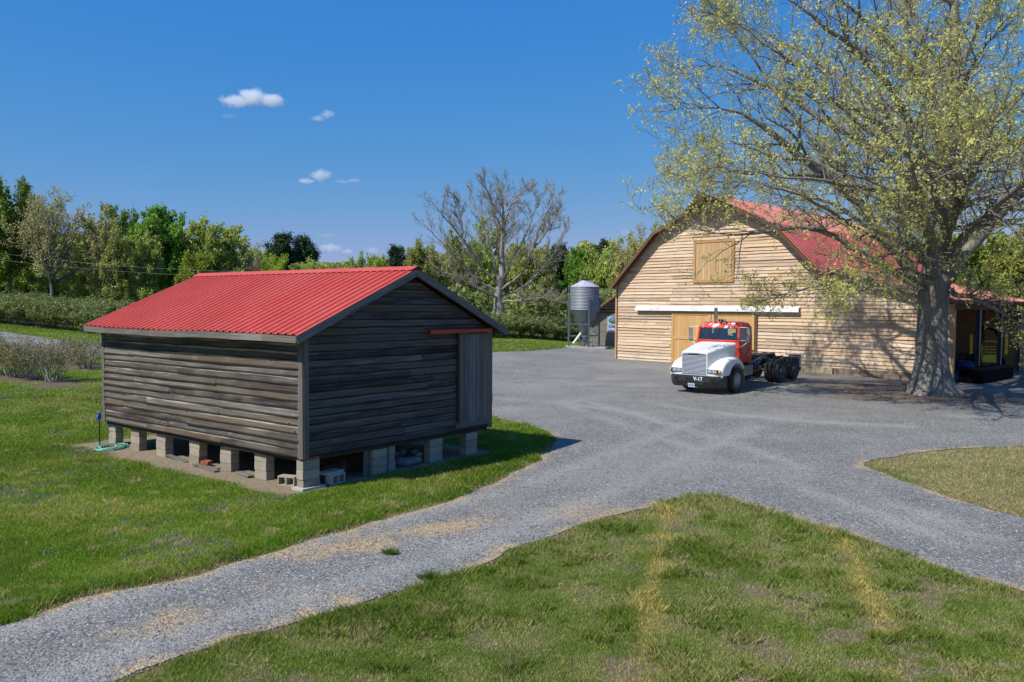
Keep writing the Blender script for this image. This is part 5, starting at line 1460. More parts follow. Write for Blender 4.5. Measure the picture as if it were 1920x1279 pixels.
# ------------------------------------------------------------------ the big oak
M_oakbark = bark('oak bark', (.115, .105, .090), (.30, .28, .245), (.26, .24, .205), 1.0, .05)
M_oakleaf = leafmat('young oak leaf', (.46, .43, .08), (.74, .68, .22), .48, .5)
rg = np.random.RandomState(77)
sc = 34.5 / CAM_F
OZ = float(T(*OAK))
oak = empty('oak_tree', (OAK[0], OAK[1], OZ), 0, 'huge spreading oak with sparse yellow green spring leaves, right of the truck', 'tree')
K = lambda px, py, dy=0.0: tuple(at_y(px, py, OAK[1] + dy) - np.array([OAK[0], OAK[1], OZ]))
guide = [   # (start radius, end radius, points)
    (.30, .05, [K(1742, 560), K(1700, 490, .2), K(1658, 448, .4), K(1620, 392, .5), K(1547, 328, .2), K(1481, 272, 0), K(1425, 222, -.3), K(1340, 195, -.6), K(1262, 205, -.8)]),
    (.17, .03, [K(1735, 545), K(1700, 515, -.6), K(1640, 497, -1.4), K(1585, 452, -2.0), K(1520, 428, -2.2), K(1450, 440, -2.6), K(1362, 458, -2.8), K(1300, 440, -3.0), K(1258, 418, -3.0)]),
    (.12, .02, [K(1735, 560), K(1690, 548, .3), K(1630, 552, .8), K(1560, 540, 1.2), K(1500, 552, 1.6), K(1430, 570, 1.8)]),
    (.24, .04, [K(1752, 420), K(1715, 330, .8), K(1660, 285, 1.5), K(1585, 248, 2.2), K(1500, 200, 3.0), K(1410, 150, 3.4), K(1320, 110, 3.6), K(1255, 130, 3.7)]),
    (.20, .04, [K(1758, 330), K(1715, 230, -1), K(1660, 140, -2), K(1590, 70, -2.8), K(1510, 10, -3.4), K(1440, -40, -3.8)]),
    (.18, .04, [K(1762, 250), K(1735, 120, .8), K(1700, 0, 1.6), K(1660, -100, 2.2)]),
    (.16, .03, [K(1620, 392, .5), K(1600, 320, 1.2), K(1530, 255, 1.8), K(1465, 165, 2.4), K(1400, 90, 2.6), K(1360, 30, 2.8)]),
    (.30, .06, [K(1755, 560), K(1800, 488, -.4), K(1860, 410, -.8), K(1920, 330, -1.2), K(1990, 270, -1.4), K(2080, 230, -1.6)]),
    (.22, .04, [K(1762, 430), K(1790, 330, 1.2), K(1800, 275, 1.8), K(1855, 218, 2.6), K(1925, 170, 3.4), K(2020, 120, 4.2)]),
    (.18, .04, [K(1766, 360), K(1840, 305, -1.4), K(1872, 278, -2.2), K(1930, 262, -3.4), K(2010, 240, -4.5)]),
    (.17, .04, [K(1768, 260), K(1795, 150, -.6), K(1840, 50, -1.2), K(1880, -60, -1.6)]),
    (.13, .02, [K(1765, 545), K(1800, 560, -1.2), K(1840, 575, -2.2), K(1890, 600, -3.0), K(1930, 640, -3.6)]),
    (.16, .03, [K(1752, 530), K(1735, 500, -1.6), K(1715, 470, -3.6), K(1690, 425, -6.0), K(1660, 380, -8.5)]),
    (.16, .03, [K(1765, 480), K(1770, 430, -2.0), K(1790, 380, -4.5), K(1800, 310, -7.0), K(1830, 260, -9.0)]),
    (.18, .04, [K(1762, 380), K(1730, 310, -2.2), K(1680, 240, -4.6), K(1600, 180, -7.0), K(1520, 150, -8.5)]),
    (.18, .04, [K(1765, 330), K(1790, 230, -2.4), K(1840, 120, -5.2), K(1900, 30, -7.5)]),
    (.18, .04, [K(1758, 460), K(1720, 400, 2.4), K(1660, 350, 5.0), K(1600, 310, 7.6), K(1560, 290, 9.5)]),
    (.18, .04, [K(1762, 440), K(1790, 390, 2.6), K(1830, 340, 5.5), K(1880, 300, 8.5)]),
    (.17, .04, [K(1764, 300), K(1740, 200, 2.2), K(1720, 100, 5.0), K(1690, 30, 7.5)]),
       (.15, .03, [K(1764, 420), K(1700, 370, -1.4), K(1620, 345, -3.2), K(1530, 330, -4.6), K(1440, 310, -4.6), K(1350, 300, -4.6)]),
    (.13, .02, [K(1760, 330), K(1705, 255, .8), K(1640, 195, 1.6), K(1520, 112, 2.6), K(1420, 62, 3.4), K(1340, 48, 3.8)]),
 (.13, .02, [K(1762, 250), K(1715, 160, -.4), K(1650, 80, -1.2), K(1560, 5, -2), K(1480, -50, -2.6), K(1400, -95, -3)]),
 (.24, .06, [K(1750, 520), K(1745, 470, -2), K(1735, 420, -4.5), K(1715, 350, -8), K(1690, 285, -11.5)]),
 (.22, .05, [K(1762, 450), K(1785, 410, -2.5), K(1815, 350, -5.5), K(1845, 300, -8.5), K(1870, 250, -11.5)]),
 (.20, .05, [K(1768, 490), K(1820, 440, -2.5), K(1890, 380, -5), K(1970, 320, -7.5), K(2060, 260, -9.5)]),
 (.18, .04, [K(1755, 400), K(1745, 330, -2.5), K(1720, 240, -6), K(1660, 150, -9)]),
 (.12, .02, [K(1697, 478, .3), K(1640, 440, -1.0), K(1560, 395, -2.4), K(1470, 355, -3.4), K(1400, 335, -3.8), K(1345, 345, -3.8)]),
 (.12, .02, [K(1658, 448, .4), K(1600, 400, 1.8), K(1520, 360, 3.4), K(1440, 320, 4.8), K(1360, 280, 5.6), K(1290, 265, 6.0)]),
 (.11, .02, [K(1700, 330, .8), K(1620, 230, .2), K(1530, 140, -.6), K(1450, 80, -1.2), K(1380, 40, -1.5), K(1340, 20, -1.6)]),
 (.11, .02, [K(1547, 328, .2), K(1480, 330, -.8), K(1400, 325, -1.4), K(1330, 335, -1.8), K(1280, 350, -2.0)]),
    (.10, .02, [K(1735, 520), K(1680, 520, -2.4), K(1620, 545, -3.8), K(1570, 580, -4.6)]),
]
G = np.stack([limb(p, 14) for _, _, p in guide]); GR = np.stack([np.linspace(1, 0, 15) ** 1.0 * (a - e) + e for a, e, _ in guide]); GR[:, -5:] *= np.array([.85, .7, .5, .32, .15])
wob = np.cumsum(rg.randn(*G.shape), 1) * .055; wob[:, 0] = 0; G = G + wob
# trunk and leader
tk = [(0, 0), (-.02, .25), (.0, .7), (.02, 1.5), (-.02, 3.0), (.0, 4.2), (.05, 5.5), (.12, 7.0), (.28, 8.5), (.42, 10.2), (.5, 12.2), (.6, 14.5), (.45, 17.0), (.6, 19.5), (.5, 21.5)]
tr_ = [.98, .86, .74, .62, .57, .60, .50, .42, .36, .32, .27, .20, .14, .08, .03]
rows = []; NS = 40
for i in range(len(tk) * 3 - 2):
    f = i / 3; k = min(int(f), len(tk) - 2); q = f - k
    cx = tk[k][0] * (1 - q) + tk[k + 1][0] * q; cz = tk[k][1] * (1 - q) + tk[k + 1][1] * q; rr = tr_[k] * (1 - q) + tr_[k + 1] * q
    fl_ = max(0, 1 - cz / 1.5) ** 2
    row = []
    for s in range(NS):
        th = 2 * math.pi * s / NS
        lob = fl_ * (.34 * max(0, math.cos(3 * th + .6)) ** 2 + .22 * max(0, math.cos(5 * th + 2.0)) ** 3) + .035 * math.sin(7 * th + cz * .8) + .02 * math.sin(13 * th - cz)
        rad = rr * (1 + lob)
        row.append((cx + rad * math.cos(th), rad * math.sin(th), cz - (.25 if i == 0 else 0)))
    rows.append(row)
mb = MB(400); mb.grid(rows, closed=True)
tp = np.array(rows); tV = tp.reshape(-1, 3); nr = len(rows)
k = np.arange(NS); k2 = (k + 1) % NS; bs = (np.arange(nr - 1) * NS)[:, None]
tF = np.stack([bs + k, bs + k2, bs + NS + k2, bs + NS + k], -1).reshape(-1, 4)
Ld = limb([(.12, 0, 7), (.28, 0, 8.5), (.42, 0, 10.2), (.5, 0, 12.2), (.6, 0, 14.5), (.45, 0, 17), (.6, 0, 19.5), (.5, 0, 21.5)], 14)[None]
LR = np.interp(Ld[0, :, 2], [a[1] for a in tk], tr_)[None]
P0 = np.concatenate([G, Ld]); R0 = np.concatenate([GR, LR])
P1, R1 = kids(P0, R0, 17, .18, 1.0, .34, .80, 7, rg, .18, .20, .5, .25, 1.5, .05, .075)
Pt, Rt = kids(P0[:, -5:], np.maximum(R0[:, -5:], .03), 6, .45, 1.0, .75, .45, 7, rg, .12, .18, .8, .2, 1.3, .04, .035)
P1 = np.concatenate([P1, Pt]); R1 = np.concatenate([R1, Rt])
P2, R2 = kids(P1, R1, 8, .15, 1.0, .46, .8, 5, rg, .10, .26, .55, .3, .35, .03, .035)
P3, R3 = kids(P2, R2, 4, .25, 1.0, .55, .8, 3, rg, .12, .30, .6, .4, .22, .03, .008)
# dead hanging twigs round the fork
parts = [tubes(P0, R0, 10), tubes(P1, R1, 6), tubes(P2, np.maximum(R2, .007), 4), tubes(P3, np.maximum(R3 * .8, .0032), 3)]
V, F = join(parts)
link('trunk', mesh_np('oak trunk', tV, tF), M_oakbark, oak, True)
link('branches', mesh_np('oak branches', V, F), M_oakbark, oak, True)
hc = P3[rg.rand(len(P3)) < .80]
cen = tips(hc, 4, .055, rg, .70)
print('oak twigs', len(P3), 'leaves', len(cen))
V, F = leaves(cen, np.full(len(cen), .100), rg, .6, .4)
link('crown', mesh_np('oak leaves', V, F, {'rnd': np.repeat(np.clip(vnoise(cen[:, 0] + cen[:, 2], cen[:, 1] + cen[:, 2] * .7, 3, 1.5) * .6 + rg.rand(len(cen)) * .5, 0, 1), 4)}), M_oakleaf, oak)

# ------------------------------------------------------------------ background tree prototypes (unit metres, scaled per tree)
M_bk1 = bark('grey bark', (.06, .055, .05), (.20, .185, .165), None, .6, .02)
M_bk2 = bark('pale bare bark', (.15, .135, .11), (.40, .365, .315), (.30, .27, .21), .6, .02)
LF = {
 'green': leafmat('fresh green leaf', (.10, .20, .014), (.26, .40, .05), .35),
 'bright': leafmat('bright green leaf', (.22, .33, .018), (.42, .52, .06), .4),
 'olive': leafmat('olive spring leaf', (.23, .30, .045), (.48, .53, .14), .4),
 'pale': leafmat('pale catkin leaf', (.36, .34, .09), (.62, .58, .24), .4),
 'dark': leafmat('dark pine needle', (.014, .040, .012), (.045, .095, .028), .15),
 'brown': leafmat('reddish bud', (.20, .14, .08), (.34, .26, .16), .3),
 'shrub': leafmat('shrub leaf', (.12, .17, .035), (.34, .36, .12), .35),
 'shrub2': leafmat('bronze shrub leaf', (.20, .18, .035), (.42, .38, .09), .35),
}
def tree_proto(seed, H, trunkH, spreadR, nprim, kind, leafN, leafS, shape='round', bare=False, r0=None, sub=(8, 6), spread=.22, narrow=.9):
    rg = np.random.RandomState(seed)
    r0 = r0 or H * .018
    n = 12; z = np.linspace(0, H * .93, n + 1)
    ld = np.stack([np.cumsum(rg.randn(n + 1) * .02 * H / 6), np.cumsum(rg.randn(n + 1) * .02 * H / 6), z], 1); ld[0, :2] = 0
    lr = r0 * (1 - z / H) ** .9 + .02
    lr[0] *= 1.5
    P0, R0 = ld[None], lr[None]
    dec = shape in ('round', 'vase', 'oval') and kind != 'dark'
    if dec:
        z = np.linspace(0, H * .66, n + 1); ld[:, 2] = z; lr[:] = r0 * (1 - .8 * z / (H * .66)) + .02; lr[0] *= 1.5
    t = np.sort(rg.uniform(trunkH / H, .92, nprim)); az = np.arange(nprim) * 2.4 + rg.rand(nprim)
    prim, pr = [], []
    for k in range(nprim):
        i = min(int(t[k] * n), n - 1); b0 = ld[i]
        f = (t[k] - trunkH / H) / (1 - trunkH / H)
        L = spreadR * {'round': math.sqrt(max(.12, 1 - (2 * f - .75) ** 2 * .55)), 'cone': (1 - f * .85), 'vase': .75 + .45 * (1 - f), 'oval': .55 + .45 * math.sin(math.pi * min(1, f + .15))}[shape] * rg.uniform(.8, 1.15)
        el = {'round': .45 + f * .7, 'cone': .15 + f * .5, 'vase': .85 + .3 * f, 'oval': .7 + f * .5}[shape] * rg.uniform(.8, 1.2)
        d = np.array([math.cos(az[k]) * math.cos(el), math.sin(az[k]) * math.cos(el), math.sin(el)])
        if shape == 'vase': L *= 1.25
        if dec:
            i = min(int(t[k] / .92 * n), n - 1); b0 = ld[i]
            el = rg.uniform(.15, .75) + .75 * f * rg.rand() + (.25 if shape == 'vase' else 0); d = np.array([math.cos(az[k]) * math.cos(el), math.sin(az[k]) * math.cos(el), math.sin(el)])
            cz = trunkH * .9 * .5 + H * .5; rv = (H - trunkH * .9) * .5
            o_ = np.array([b0[0] / spreadR, b0[1] / spreadR, (b0[2] - cz) / rv]); e_ = np.array([d[0] / spreadR, d[1] / spreadR, d[2] / rv])
            A_, B_, C_ = e_ @ e_, o_ @ e_, o_ @ o_ - 1
            L = max(1.0, (-B_ + math.sqrt(max(B_ * B_ - A_ * C_, .01))) / A_) * rg.uniform(.72, .95)
        q = [b0]
        for s in range(8):
            d = norm(d + rg.randn(3) * .13 + np.array([0, 0, .05 if shape != 'cone' else .02])); q.append(q[-1] + d * L / 8)
        prim.append(q); pr.append(np.linspace(1, .18, 9) * min(lr[i] * .62, r0 * .5))
    P1 = np.array(prim); R1 = np.array(pr)
    P2, R2 = kids(P1, R1, sub[0], .2, 1, .45, narrow, 5, rg, .15, .2, .55, .3, .3, .05)
    P3, R3 = kids(P2, R2, sub[1], .15, 1, .5, .8, 3, rg, .15, .25, .55, .4, .2, .04)
    ps = [tubes(P0, R0, 9), tubes(P1, R1, 6), tubes(P2, np.maximum(R2, .018), 4)]
    if bare:
        P4, R4 = kids(P3, R3, 4, .2, 1, .55, .7, 2, rg, .2, .25, .6, .5, .2, .05)
        ps += [tubes(P3, np.maximum(R3, .016), 3), tubes(P4, np.maximum(R4, .012), 3)]
    else: ps.append(tubes(P3, np.maximum(R3, .016), 3))
    V, F = join(ps); tm = mesh_np('limbs', V, F); tm.materials.append(M_bk2 if bare else M_bk1); tm.polygons.foreach_set('use_smooth', [True] * len(tm.polygons))
    src = P4 if bare else P3
    cm = None
    if leafN:
        cen = tips(src, leafN, spread, rg, .1)
        V, F = leaves(cen, np.full(len(cen), leafS), rg, .7, .5)
        cm = mesh_np('foliage', V, F, {'rnd': np.repeat(np.clip(vnoise(cen[:, 0] + cen[:, 2], cen[:, 1] - cen[:, 2], seed, 1.6) * .6 + rg.rand(len(cen)) * .5, 0, 1), 4)})
        cm.materials.append(LF[kind])
    vv = np.array([v.co[:] for v in (cm or tm).vertices]); Wd = 2 * np.percentile(np.hypot(vv[:, 0], vv[:, 1]), 95)
    return tm, cm, (float(np.percentile(vv[:, 2], 99.7)), Wd)
PR = {
 'tall':  tree_proto(1, 16, 4.0, 4.6, 30, 'green', 15, .30, 'oval', sub=(8, 6)),
 'dense': tree_proto(2, 12, 2.0, 5.0, 32, 'green', 16, .34, 'round', sub=(8, 6)),
 'airy':  tree_proto(3, 15, 4.2, 6.4, 26, 'pale', 8, .22, 'vase', sub=(9, 6), r0=.36),
 'pale':  tree_proto(4, 12, 2.5, 4.0, 26, 'pale', 12, .28, 'round', sub=(8, 6)),
 'olive': tree_proto(5, 11, 1.4, 5.0, 30, 'olive', 15, .30, 'round', sub=(8, 6)),
 'bright': tree_proto(6, 7, .8, 3.2, 20, 'bright', 14, .24, 'round', sub=(7, 6)),
 'brown': tree_proto(7, 8, 1.2, 3.4, 18, 'brown', 8, .22, 'round', sub=(8, 6)),
 'grey':  tree_proto(8, 13, 2.5, 5.0, 18, 'pale', 1, .22, 'vase', bare=True, sub=(7, 5)),
 'pine':  tree_proto(9, 13, 4.2, 4.0, 26, 'dark', 20, .30, 'oval', sub=(7, 5), spread=.32),
 'olive2': tree_proto(10, 11, 1.2, 5.4, 30, 'olive', 14, .30, 'round', sub=(8, 6)),
 'slim':  tree_proto(11, 13, 3.0, 2.6, 20, 'olive', 11, .26, 'oval', sub=(7, 6)),
}
used = {}
rt = random.Random(5)
def plant(kind, px, top, dist, wpx, label, cat='tree', group=None, rz=None):
    tm, cm, (H, hw) = PR[kind]
    base = at_y(px, 573, dist); x = base[0]; z = float(T(x, dist))
    ztop = at_y(px, top, dist)[2]; h = ztop - z
    o = empty({'pine': 'pine_tree'}.get(kind, 'tree'), (x, dist, z - .05), rt.random() * 6.28 if rz is None else rz, label, cat, group)
    s = h / H; W = wpx * dist / CAM_F
    sx = min(max(W / hw, s * .6), s * 2.6)
    o.scale = (sx, sx, s)
    a = bpy.data.objects.new('trunk', tm); C.objects.link(a); a.parent = o
    if cm: b2 = bpy.data.objects.new('crown', cm); C.objects.link(b2); b2.parent = o
    return o
TREES = [
 ('tall', 20, 332, 84, 105, 'tall fresh green tree at the far left edge of the treeline'),
 ('airy', 98, 352, 82, 125, 'wide airy tree with visible limbs and pale leaves, second from the left edge'),
 ('tall', -45, 360, 92, 110, 'green tree cut by the left edge of the picture'),
 ('pale', 190, 392, 84, 58, 'slender pale yellow tree between the airy tree and the dense green tree'),
 ('tall', 228, 388, 90, 40, 'narrow green tree rising just left of the dense bright green tree'),
 ('dense', 302, 389, 88, 120, 'dense bright green broad tree rising over the left end of the shed roof'),
 ('olive', 400, 414, 90, 115, 'rounded pale olive tree right of the dense green tree'),
 ('olive', 268, 438, 80, 60, 'lower yellow olive tree in front of the dense green tree'),
 ('slim', 215, 432, 78, 45, 'thin olive tree with a crooked stem before the slender pale tree'),
 ('bright', 372, 474, 78, 70, 'low yellow green tree at the foot of the rounded olive tree'),
 ('slim', 150, 470, 86, 50, 'small olive tree under the airy tree, towards the shed'),
 ('olive2', 55, 470, 92, 90, 'low olive tree behind the trunk of the airy tree'),
 ('grey', 475, 453, 104, 75, 'greyish half bare tree left of the dark pines'),
 ('pine', 532, 437, 104, 52, 'taller dark pine of the pair above the shed roof'),
 ('pine', 570, 443, 106, 52, 'lower dark pine of the pair, on its right side'),
 ('dense', 505, 466, 108, 40, 'dark green tree filling the left flank of the two pines'),
 ('bright', 516, 478, 88, 36, 'small bright green tree in front of the dark pines'),
 ('brown', 492, 484, 90, 34, 'small reddish brown budding tree beside the bright green one'),
 ('olive', 578, 488, 92, 80, 'low wide olive tree right of the small bright green tree'),
 ('slim', 626, 495, 110, 28, 'small distant green tree in the gap right of the pines'),
 ('olive2', 676, 478, 100, 62, 'round olive green tree right of the gap in the treeline'),
 ('bright', 707, 478, 104, 34, 'bright green tree tucked behind the round olive tree'),
 ('pine', 742, 461, 108, 42, 'dark pine between the round olive tree and the bare tree'),
 ('olive', 790, 455, 100, 75, 'yellow olive tree above the shed ridge beside the bare tree'),
 ('olive2', 862, 440, 104, 90, 'olive tree behind the left half of the bare tree'),
 ('slim', 925, 408, 110, 75, 'brownish olive tree behind the middle of the bare tree'),
 ('dense', 900, 470, 112, 90, 'green tree low behind the trunk of the bare tree'),
 ('olive', 990, 455, 104, 85, 'olive tree behind the right half of the bare tree'),
 ('pine', 1048, 458, 112, 44, 'dark pine above the right edge of the bare tree'),
 ('dense', 1085, 468, 106, 60, 'green tree straight behind the feed silo'),
 ('olive2', 1135, 452, 104, 95, 'broad pale olive tree between the silo and the barn'),
 ('pine', 1130, 452, 118, 40, 'dark pine peeking over the broad pale olive tree'),
 ('pale', 1180, 440, 100, 70, 'pale tree close to the left eave of the barn'),
 ('grey', 1215, 415, 112, 95, 'bare grey tree rising behind the left slope of the barn roof'),
 ('olive', 1255, 420, 110, 80, 'olive tree just behind the left slope of the barn roof'),
 ('olive2', 1400, 425, 112, 120, 'olive tree behind the barn ridge'),
 ('dense', 1560, 430, 112, 120, 'green tree behind the far end of the barn roof'),
 ('olive', 1690, 440, 100, 130, 'olive tree behind the big oak trunk'),
 ('dense', 1800, 445, 96, 130, 'green tree behind the right side roof of the barn'),
 ('olive2', 1900, 420, 92, 130, 'olive tree above the end of the side roof at the right edge'),
 ('dense', 2000, 400, 92, 130, 'green tree beyond the right edge of the picture'),
]
for i, (k, px, top, dist, w, lab) in enumerate(TREES): plant(k, px, top, dist, w, lab, 'tree')
# the second, denser line of the wood behind, one mass
rg = np.random.RandomState(31)
def mass(name, label, xs, dist, top, seed, col, n, size, depth=8):
    rg = np.random.RandomState(seed); cen = []
    for _ in range(n):
        px = rg.uniform(*xs); d = dist + rg.uniform(0, depth)
        tp_ = np.interp(px, *top) + 14 * (vnoise(px, 0, seed, 26.0) - .5) * 2
        zt = at_y(px, float(tp_), d)[2]; x = at_y(px, 573, d)[0]; zb = float(T(x, d))
        z = zb + (zt - zb) * rg.rand() ** .75
        cen.append((x, d, z))
    cen = np.array(cen); V, F = leaves(cen, np.full(n, size), rg, .8, .4)
    me = mesh_np(name, V, F, {'rnd': np.repeat(np.clip(vnoise(cen[:, 0], cen[:, 2] * 1.5, seed, 3.0) * .8 + rg.rand(n) * .25, 0, 1), 4)})
    o = link(name, me, LF[col]); return tag(o, label, 'wood', kind='stuff')
mass('far_wood', 'dark mass of far woodland behind the row of trees', (-260, 2300), 118, ([-260, 100, 250, 450, 600, 650, 720, 1000, 1200, 1600, 2300], [420, 432, 440, 466, 500, 506, 482, 470, 458, 460, 430]), 3, 'olive', 60000, .75, 10)
mass('undergrowth', 'green undergrowth at the feet of the trees beyond the hedge rows', (-260, 1300), 92, ([-260, 150, 400, 640, 1300], [515, 522, 528, 542, 542]), 8, 'shrub', 22000, .5, 8)
# slim bare stems of the wood edge
TM, _, _ = tree_proto(41, 11, 4.0, 1.6, 8, 'olive', 0, .2, 'oval', sub=(4, 3), r0=.13)
for i in range(34):
    px = rt.uniform(-60, 1180); d = rt.uniform(90, 100); p = at_y(px, 573, d)
    if 640 < px < 860: continue
    o = bpy.data.objects.new('sapling', TM); C.objects.link(o); o.location = (p[0], d, float(T(p[0], d))); s = rt.uniform(.35, .6); o.scale = (s, s, s); o.rotation_euler = (0, 0, rt.random() * 6)
    tag(o, 'thin bare grey sapling at the edge of the wood', 'sapling', 'thin saplings along the wood edge')

# ------------------------------------------------------------------ the big bare tree beyond the drive
rg = np.random.RandomState(12)
bd = 84.0; bp_ = at_y(935, 590, bd); bz = float(T(bp_[0], bd)); bs = bd / CAM_F
bare = empty('bare_tree', (bp_[0], bd, bz), 0, 'large leafless grey tree with a fan of bare limbs between the shed and the silo', 'tree')
KB = lambda px, py, dy=0.0: ((px - 935) * bs, dy, (575 - py) * bs + CAM_H - bz)
gb_ = [
 (0.495, .03, [KB(935, 598), KB(934, 560), KB(938, 520), KB(940, 475), KB(943, 435), KB(947, 405), KB(942, 380), KB(938, 362)]),
 (0.161, .03, [KB(936, 535), KB(925, 490, 1), KB(908, 440, 2), KB(898, 400, 2.5), KB(878, 358, 3)]),
 (0.149, .03, [KB(936, 545), KB(900, 500, -1), KB(872, 460, -2), KB(845, 425, -2.5), KB(818, 395, -3)]),
 (0.136, .03, [KB(935, 555), KB(895, 530, -.5), KB(850, 480, -1), KB(820, 450, -1.5), KB(798, 430, -1.5)]),
 (0.136, .03, [KB(938, 540), KB(960, 490, 1), KB(985, 440, 1.5), KB(1000, 400, 2), KB(1018, 355, 2)]),
 (0.149, .03, [KB(937, 550), KB(975, 520, -1), KB(1000, 470, -1.5), KB(1012, 420, -2), KB(1040, 375, -2)]),
 (0.124, .03, [KB(937, 560), KB(985, 540, .5), KB(1025, 500, 1), KB(1048, 450, 1.5), KB(1062, 420, 1.5)]),
 (0.124, .02, [KB(943, 430), KB(955, 390, 1), KB(975, 365, 2), KB(1000, 345, 2.5)]),
 (0.112, .02, [KB(942, 440), KB(925, 400, -1), KB(915, 370, -2), KB(905, 345, -2)]),
 (0.124, .02, [KB(935, 565), KB(895, 545, -2), KB(850, 520, -3), KB(815, 505, -3.5)]),
 (0.112, .02, [KB(937, 570), KB(980, 565, -2), KB(1020, 560, -3), KB(1050, 570, -3)]),
 (0.112, .02, [KB(936, 500), KB(930, 450, -3), KB(940, 400, -4), KB(950, 360, -4)]),
 (0.112, .02, [KB(936, 510), KB(945, 460, 3), KB(965, 410, 4), KB(975, 380, 4)]),
 (0.099, .02, [KB(872, 460, -2), KB(865, 410, -2.5), KB(850, 370, -3)]),
 (0.099, .02, [KB(1000, 470, -1.5), KB(1030, 430, -2), KB(1050, 400, -2.5)]),
]
G = np.stack([limb(p, 12) for _, _, p in gb_]); G[:, 1:] += rg.randn(*G[:, 1:].shape) * .07
GR = np.stack([np.linspace(1, 0, 13) * (a - e) + e for a, e, _ in gb_])
GR[0, :3] *= np.array([1.5, 1.15, 1.0])
P1, R1 = kids(G, GR, 15, .22, .97, .30, .62, 6, rg, .10, .14, .5, .25, .6, .05, .05)
P2, R2 = kids(P1, R1, 8, .15, 1, .5, .65, 4, rg, .25, .18, .55, .4, .5, .08, .026)
P3, R3 = kids(P2, R2, 6, .2, 1, .5, .65, 3, rg, .2, .2, .6, .5, .3, .06, .02)
V, F = join([tubes(G, GR, 8), tubes(P1, np.maximum(R1, .02), 5), tubes(P2, np.maximum(R2, .012), 3), tubes(P3, np.maximum(R3, .009), 3)])
link('branches', mesh_np('bare limbs', V, F), M_bk2, bare, True)
cen = tips(P3, 1, .1, rg)[::4]
V, F = leaves(cen, np.full(len(cen), .11), rg)
link('crown', mesh_np('buds', V, F, {'rnd': np.repeat(rg.rand(len(cen)), 4)}), LF['pale'], bare)

# ------------------------------------------------------------------ berry hedges and near shrubs
def bush_proto(seed, H, Rr, nst, kind, leafN, leafS, top=.35, subs=(6, 5)):
    rg = np.random.RandomState(seed); Ps, Rs = [], []
    for k in range(nst):
        a = rg.rand() * 6.28; rr = rg.rand() * .3 * Rr; p = np.array([math.cos(a) * rr, math.sin(a) * rr, -.05]); el = rg.uniform(.95, 1.45)
        d = np.array([math.cos(a) * math.cos(el), math.sin(a) * math.cos(el), math.sin(el)]); q = [p]; L = H * rg.uniform(.7, 1.0)
        for s in range(7): d = norm(d + rg.randn(3) * .13); q.append(q[-1] + d * L / 7)
        Ps.append(q); Rs.append(np.linspace(.022, .008, 8))
    P, Rr_ = np.array(Ps), np.array(Rs)
    P1, R1 = kids(P, Rr_, subs[0], top, 1, .45, .7, 4, rg, .1, .2, .6, .4, .2, .03)
    P2, R2 = kids(P1, R1, subs[1], .2, 1, .5, .7, 2, rg, .1, .2, .6, .4, .12, .02)
    V, F = join([tubes(P, Rr_, 4), tubes(P1, np.maximum(R1, .007), 3), tubes(P2, np.maximum(R2, .006), 3)])
    tm = mesh_np('stems', V, F); tm.materials.append(M_bk1 if kind != 'shrub2' else M_bk2)
    cen = tips(P2, leafN, .07, rg, .1); V, F = leaves(cen, np.full(len(cen), leafS), rg, .6, .3)
    cm = mesh_np('leaves', V, F, {'rnd': np.repeat(rg.rand(len(cen)), 4)}); cm.materials.append(LF[kind])
    return tm, cm
BU_ = [bush_proto(51 + i, 1.9, 1.0, 18, 'shrub', 7, .11, .50) for i in range(3)]
BN_ = [bush_proto(61 + i, 1.75, 1.0, 17, 'shrub2', 4, .06, .30, (6, 5)) for i in range(3)]
def putbush(protos, x, y, s, label, group, name='berry_bush'):
    tm, cm = rt.choice(protos)
    o = empty(name, (x, y, float(T(x, y))), rt.random() * 6.28, label, 'bush', group); o.scale = (s * rt.uniform(.95, 1.25), s * rt.uniform(.95, 1.25), s)
    a = bpy.data.objects.new('stems', tm); C.objects.link(a); a.parent = o
    b2 = bpy.data.objects.new('foliage', cm); C.objects.link(b2); b2.parent = o
def row(p0, p1, n, s, label, group):
    for i in range(n):
        f = (i + rt.uniform(-.12, .12)) / max(1, n - 1); putbush(BU_, p0[0] + (p1[0] - p0[0]) * f, p0[1] + (p1[1] - p0[1]) * f, s * rt.uniform(.9, 1.12), label, group)
a0, a1 = at(-130, 592), at(275, 634)
row(a0, a1, 19, .98, 'leafy berry bush in the front hedge row beyond the left lawn', 'bushes of the front left hedge row')
dv = (a1 - a0) / np.hypot(*(a1 - a0)); nv = np.array([-dv[1], dv[0]]); nv = nv if nv[1] > 0 else -nv
for k in range(1, 5):
    row(a0 + nv * 3.2 * k - dv * 6, a1 + nv * 3.2 * k + dv * 5, 22, .85, 'leafy berry bush in the hedge rows behind the front left row', 'bushes of the hedge rows farther back')
c0, c1 = at(880, 634), at(1110, 639)
row(c0, c1, 13, 1.05, 'leafy berry bush in the hedge row left of the silo', 'bushes of the hedge row by the silo')
row(c0 + np.array([-2, 3.0]), c1 + np.array([2, 3.0]), 13, 1.05, 'leafy berry bush in the second hedge row left of the silo', 'bushes of the second hedge row by the silo')
for (px, py, s, lab) in ((28, 707, 1.0, 'twiggy budding shrub nearest the left edge of the picture'), (58, 711, .95, 'twiggy shrub second from the left edge on its mulch patch'), (97, 716, 1.0, 'twiggy budding shrub closest to the lawn, right of the two beside it'), (140, 684, .85, 'sparse twiggy shrub before the pale road strip'), (163, 691, .9, 'sparse twiggy shrub nearest the shed wall'), (-35, 700, 1.1, 'twiggy shrub cut by the left edge of the picture')):
    g = at(px, py); putbush(BN_, g[0], g[1], s, lab, None, 'shrub')
